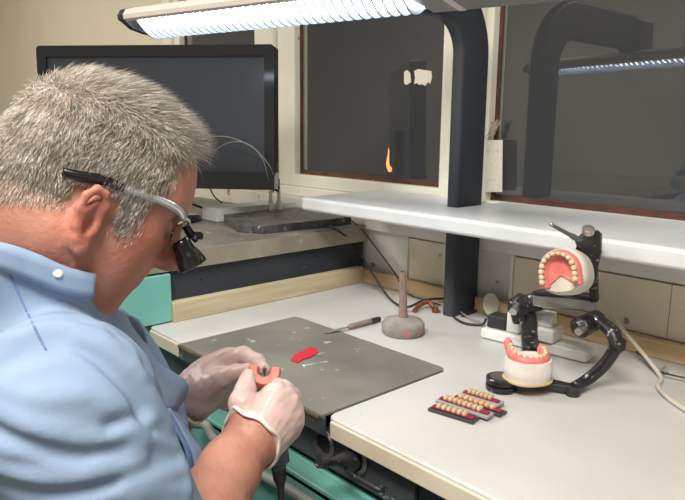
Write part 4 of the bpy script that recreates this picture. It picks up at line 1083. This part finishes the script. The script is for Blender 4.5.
def cuffring(c0, ax_, rmaj, rmin, thick, parent, roll=0.0, name='cuff'):
    u, w = perp(V(ax_)); pts = []
    n = 40; bm = B(); rings = []
    for i in range(n):
        a = 2*PI*i/n; d = A3(u*math.cos(a)+w*math.sin(a))
        # cast from outside to the arm surface
        p = A3(c0)+d*.08
        for _ in range(60):
            dd = float(ARM(p[None, :])[0]); p = p-d*dd*.8
            if dd < 3e-4: break
        p = p + A3(ax_)*(.0025*math.sin(3*a+1)+.002*math.sin(7*a))
        pts.append((p, d))
    for i in range(n):
        p, d = pts[i]; r = []
        for j in range(8):
            b_ = 2*PI*j/8; r.append(bm.verts.new(V(p+d*(.0012+thick*.8*math.cos(b_))+A3(ax_)*thick*1.25*math.sin(b_))))
        rings.append(r)
    for i in range(n):
        a, b = rings[i], rings[(i+1) % n]
        for j in range(8): bm.faces.new((a[j], a[(j+1) % 8], b[(j+1) % 8], b[j]))
    return obj(name, bm, M_['gloverim'], parent, smooth=True)
ARM = SDF(); skin_arm(ARM, sh_r, el_r, wr_r, None, RC@np.array([.75, .25, .6])); hand(ARM, RH, 0)
cuffring(cR-axR2*.001, axR2, 0, 0, .0026, gR)
cL = at(186, 400, .937); axL = (el_l-wr_l)/np.linalg.norm(el_l-wr_l)
gL = glove(LH, wr_l, None, at(222, 380, .93)-.085, at(222, 380, .93)+.085, 'glove', (cL, axL, .03))
ARM = SDF(); skin_arm(ARM, sh_l, el_l, wr_l, None, RC@np.array([0, .4, .9])); hand(ARM, LH, 0)
cuffring(cL-axL*.001, axL, 0, 0, .003, gL)

# hair ------------------------------------------------------------------
rng = np.random.default_rng(4)
HEADF = SDF(); head(HEADF); HEADF.u(f_cap(H(-.028, -.060, 0), nb_, .060, .074), .035)
def scalp(q):   # local coords -> density 0..1
    x, y, z = q[:, 0], q[:, 1], np.abs(q[:, 2])
    front = np.where(y > .0, .082-.25*np.clip(y-.03, 0, 1)-.35*np.clip(z-.02, 0, .03), 0)
    top = (y > .018) & (x < .064-.5*np.clip(z-.03, 0, .02))
    side = (x < .050-.25*np.clip(.02-y, 0, .1)) & (y > -.012)
    back = (x < -.022+.25*np.clip(y+.05, 0, .04)) & (y > -.046-.35*np.clip(-.03-x, 0, .06))
    burn = (x > .024) & (x < .040) & (y > -.045) & (y <= .0) & (z > .05)
    return top | side | back | burn
def soft(q): return sum(scalp(q+o*.006).astype(float) for o in np.array([[0,0,0],[1,0,0],[-1,0,0],[0,1,0],[0,-1,0],[.5,.8,0],[-.5,-.8,0]]))/7*(((q**2).sum(1)) < .0225)
attr('stubble', soft(bl_)*.75)
rud = .55*np.exp(-(((bl_*np.array([1, 1, 0])-np.array([0, -.050, 0]))/np.array([.022, .032, 1]))**2).sum(1))*(np.abs(bl_[:, 2]) > .070) + .5*np.exp(-(((bl_-np.array([.108, -.05, 0]))/.02)**2).sum(1)) + .3*np.exp(-(((bl_*np.array([1, 1, 0])-np.array([.06, -.05, 0]))/.03)**2).sum(1))*((bl_**2).sum(1) < .0225)
attr('ruddy', rud)
NS = 48000
dirs = rng.normal(size=(NS*2, 3)); dirs /= np.linalg.norm(dirs, axis=1)[:, None]
P0 = HO + (dirs*.14)@Rh.T
for _ in range(40):
    d = HEADF(P0); P0 = P0-((P0-HO)/np.linalg.norm(P0-HO, axis=1)[:, None])*(d*.7)[:, None]
L0 = (P0-HO)@Rh
dens = np.ones(len(L0))
earbox = (np.abs(L0[:, 0]+.002) < .021) & (L0[:, 1] < -.014) & (np.abs(L0[:, 2]) > .06)
keep = ~earbox & scalp(L0 + rng.normal(size=L0.shape)*.004) & (np.abs(HEADF(P0)) < .002)
bald = np.exp(-(((L0-np.array([-.030, .085, .02]))/np.array([.022, .03, .02]))**2).sum(1))
thin = ((L0[:, 1] < -.035) & (L0[:, 0] < 0)) * .45
temple = np.exp(-(((L0-np.array([.052, .035, .055]))/np.array([.018, .025, .02]))**2).sum(1))*.45
keep &= rng.random(len(L0)) > np.maximum.reduce([bald*.6, thin, temple])
P0 = P0[keep]; L0 = L0[keep]; ns = len(P0); print('strands', ns)
e_ = .002; Nn = np.stack([HEADF(P0+np.eye(3)[i]*e_)-HEADF(P0-np.eye(3)[i]*e_) for i in range(3)], 1); Nn /= np.linalg.norm(Nn, axis=1)[:, None]
Nl = Nn@Rh
x, y, z = L0.T
topw = np.clip((y-.035)/.04, 0, 1)[:, None]; fr = np.clip((x-.02)/.05, 0, 1)[:, None]*topw
comb_top = np.stack([np.ones(ns)*.9, np.zeros(ns)+.1, np.zeros(ns)], 1); comb_side = np.stack([np.ones(ns)*-.25-.3*(x < 0)*0, -np.ones(ns), np.zeros(ns)], 1)
comb_side[:, 0] += np.where(x < -.03, .5, 0)
comb = comb_top*topw+comb_side*(1-topw)
clump = np.sin(L0*190).sum(1)[:, None]*.12+np.sin(L0[:, ::-1]*330+1).sum(1)[:, None]*.08
dirl = comb + Nl*(.55+.45*topw) + rng.normal(size=(ns, 3))*.24 + clump*np.stack([np.zeros(ns), np.ones(ns), np.ones(ns)], 1)
dirl /= np.linalg.norm(dirl, axis=1)[:, None]
ln = (.0125+.009*topw[:, 0]+.004*fr[:, 0])*rng.uniform(.55, 1.2, ns); ln *= np.where(y < -.03, .55, 1)
D = dirl@Rh.T; bend = (comb/np.linalg.norm(comb, axis=1)[:, None])@Rh.T
t1 = P0+D*(ln*.5)[:, None]; t2 = t1+(D*.75+bend*.35-np.array([0, 0, .08]))*(ln*.55)[:, None]
a_ = rng.normal(size=(ns, 3)); U_ = np.cross(D, a_); U_ /= np.linalg.norm(U_, axis=1)[:, None]; W__ = np.cross(D, U_)
rad = rng.uniform(.00018, .00030, ns)[:, None]
vv = np.zeros((ns, 7, 3))
for j in range(3):
    o_ = U_*math.cos(2*PI*j/3)+W__*math.sin(2*PI*j/3)
    vv[:, j] = P0-D*.001+o_*rad; vv[:, 3+j] = t1+o_*rad*.8
vv[:, 6] = t2
base_ = (np.arange(ns)*7)[:, None]
quads = np.concatenate([base_+np.array([j, (j+1) % 3, 3+(j+1) % 3, 3+j]) for j in range(3)]); tris = np.concatenate([base_+np.array([3+j, 3+(j+1) % 3, 6]) for j in range(3)])
me = bpy.data.meshes.new('hair'); me.vertices.add(ns*7); me.vertices.foreach_set('co', vv.astype(np.float32).ravel())
li = np.concatenate([quads.ravel(), tris.ravel()]).astype(np.int32); me.loops.add(len(li)); me.loops.foreach_set('vertex_index', li)
nq, ntr = len(quads), len(tris); me.polygons.add(nq+ntr)
me.polygons.foreach_set('loop_start', np.concatenate([np.arange(nq)*4, nq*4+np.arange(ntr)*3]).astype(np.int32)); me.polygons.foreach_set('loop_total', np.concatenate([np.full(nq, 4), np.full(ntr, 3)]).astype(np.int32))
me.update(calc_edges=True)
hair = finish('hair', me, M_['hair'], per, True, 0, 0)

# glasses with loupes ---------------------------------------------------
gl = thing('magnifying_glasses', 'silver framed glasses with small black magnifying loupes on the man\'s face', 'glasses', H(.09, -.02, 0))
for s in (1, -1):
    bm = B(); tube(bm, [H(-.037, -.018, s*.0800), H(-.022, -.015, s*.081), H(-.004, -.010, s*.081), H(.016, -.008, s*.079)], lambda t: .0028+.0010*math.sin(t*PI), 10, flat=1.4)
    a = obj('temple_tip', bm, M_['blackgloss'], gl, smooth=True)
    bm = B(); tube(bm, [H(.012, -.0085, s*.0795), H(.034, -.005, s*.0765), H(.054, -.003, s*.071), H(.071, -.003, s*.063), H(.080, -.006, s*.050)], .0024, 10, flat=1.7)
    obj('temple', bm, M_['silver'], gl, smooth=True)
bm = B(); tube(bm, [H(0.0810, -.006, -.050), H(0.0900, -.004, -.030), H(0.0950, -.004, -.008), H(0.0950, -.004, .008), H(0.0900, -.004, .030), H(0.0810, -.006, .050)], .0024, 8); obj('brow_bar', bm, M_['silver'], gl, smooth=True)
for s in (1, -1):
    bm = B(); n = 24; rr_ = []
    pts = [H(0.0871-.006*abs(math.cos(a)*.5+.5*s*0)-.010*max(0, s*(s*.031+.022*math.cos(a))-.035)/.02, -.023+.017*math.sin(a), s*.031+.024*math.cos(a)) for a in [2*PI*i/n for i in range(n)]]
    f1 = [bm.verts.new(V(p)) for p in pts]; f2 = [bm.verts.new(V(p)+V(Rh@np.array([-.0015, 0, 0]))) for p in pts]
    bm.faces.new(f1); bm.faces.new(f2[::-1])
    for i in range(n): bm.faces.new((f1[i], f2[i], f2[(i+1) % n], f1[(i+1) % n]))
    obj('lens', bm, M_['lens'], gl, smooth=30)
    c = H(0.0910, -0.0260, s*.027); d = A3(Rh@np.array([.80, -.62, -.0*s])); d /= np.linalg.norm(d)
    bm = B(); lathe(bm, [(.0085, 0), (.010, .1), (.0105, .35), (.0125, .5), (.0155, .85), (.0155, .97), (.013, 1), (.012, .9), (.002, .9)], c, c+d*.030, 28, False)
    lp = obj('loupe', bm, M_['blackgloss'], gl, smooth=35)
    obj('loupe_lens', lathe(B(), [(.0122, 0), (.0122, 1)], c+d*.0262, c+d*.0272, 24), M_['screen'], lp, smooth=30)
bm = B(); tube(bm, [H(0.1050, -0.0180, -.027), H(0.1070, -0.0140, 0), H(0.1050, -0.0180, .027)], .0032, 10); tube(bm, [H(0.0950, -0.0060, 0), H(0.1070, -0.0140, 0)], .0045, 10); tube(bm, [H(0.1070, -0.0120, 0), H(0.1160, -0.0080, 0)], .0045, 10)
obj('loupe_bridge', bm, M_['blackgloss'], gl, smooth=True)

# denture held in the fingers, handpiece --------------------------------
DC = at(265, 370.5, .850)
T = frame(DC, RC@np.array([.98, .05, -.15]), RC@np.array([.1, .55, .83]))
t = thing('pink_denture', 'small pink denture base held between the gloved fingertips', 'denture', DC)
bm = B(); sweep(bm, [(x, -y) for x, y in arch_pts(.0128, .012, 25, -.15)][::-1], [(.0065, -.007), (.0085, .0), (.0055, .0085), (-.003, .0085), (-.0065, 0), (-.004, -.007)], T @ Matrix.Translation((-.001, -.004, 0)) @ Matrix.Rotation(math.radians(-10), 4, 'Z'))
obj('resin_base', bm, M_['gumlight'], t, smooth=50)
t = thing('handpiece', 'dark dental handpiece with blue ring and cord held in the right glove', 'handpiece', at(276, 440, .86))
pa_ = at(264.5, 377, .872); pb_ = at(279, 470, .855)
dv = V(pb_)-V(pa_)
obj('body', lathe(B(), [(.0035, 0), (.0045, .05), (.006, .10), (.0085, .25), (.011, .5), (.0135, .62), (.0165, .74), (.016, .80), (.0155, .93), (.010, .96), (.0095, 1)], pa_, pb_, 22), M_['bluegrey'], t, smooth=40)
o = obj('collar_ring', lathe(B(), [(.0052, 0), (.0060, .3), (.0062, .7), (.0055, 1)], V(pa_)+dv*.02, V(pa_)+dv*.075, 18), M_['blue'], t, smooth=40); o['label'] = 'bright blue ring'
obj('bur', lathe(B(), [(.002, 0), (.0028, .15), (.0022, .5), (.0012, .55), (.0012, 1)], at(264.5, 367, .850), V(pa_)+dv*.01, 14), M_['stone'], t, smooth=40)
o = obj('sleeve', lathe(B(), [(.0095, 0), (.0085, .5), (.006, .8), (.0045, 1)], pb_, at(281, 488, .85), 18), M_['darkplastic'], t, smooth=40)
obj('cord', tube(B(), [at(281, 485, .85), at(281.5, 500, .85), at(284, 540, .86), at(285, 600, .865), at(287, 700, .88)], .0042, 10), M_['cable'], t, smooth=True)
# grey hose below the gloves
q = [V(at(206, 417, 1.03)), V(at(212, 428, 1.0)), V(at(224, 445, .98)), V(at(246, 462, .97)), V(at(270, 478, .98)), V(at(300, 492, 1.0)), V(at(340, 515, 1.05)), V(at(370, 560, 1.15))]
q = [V(on(x, y, 1, yy)) for x, y, yy in ((196, 424, -.674), (206, 425, -.672), (213, 437, -.672), (226, 451, -.672), (246, 464, -.67), (272, 480, -.674), (300, 496, -.674), (330, 520, -.674))]
o = obj('hose', tube(B(), q, .0085, 12), M_['cableg'], smooth=True, base=q[0]); tag(o, 'grey suction hose curving in front of the teal drawer below the gloves', 'hose')
# stool under the person
st = thing('stool', 'round dark work stool under the seated man', 'stool', (hipC[0], hipC[1], 0))
hx_, hy_ = hipC[0], hipC[1]
obj('seat', lathe(B(), [(.15, 0), (.18, .15), (.19, .6), (.17, 1)], (hx_, hy_-.0, .305), (hx_, hy_, .365), 40), M_['darkplastic'], st, smooth=40)
obj('column', cyl(B(), (hx_, hy_, .05), (hx_, hy_, .305), .025), M_['metal'], st)
for k in range(5):
    a = 2*PI*k/5+.3; e = V((hx_+.26*math.cos(a), hy_+.26*math.sin(a), .045)); bm = B(); tube(bm, [(hx_, hy_, .07), e], .014, 10, smooth=False)
    lg = obj('leg', bm, M_['metal'], st); obj('caster', sph(B(), (e.x, e.y, .024), (.02, .02, .024)), M_['darkplastic'], lg)
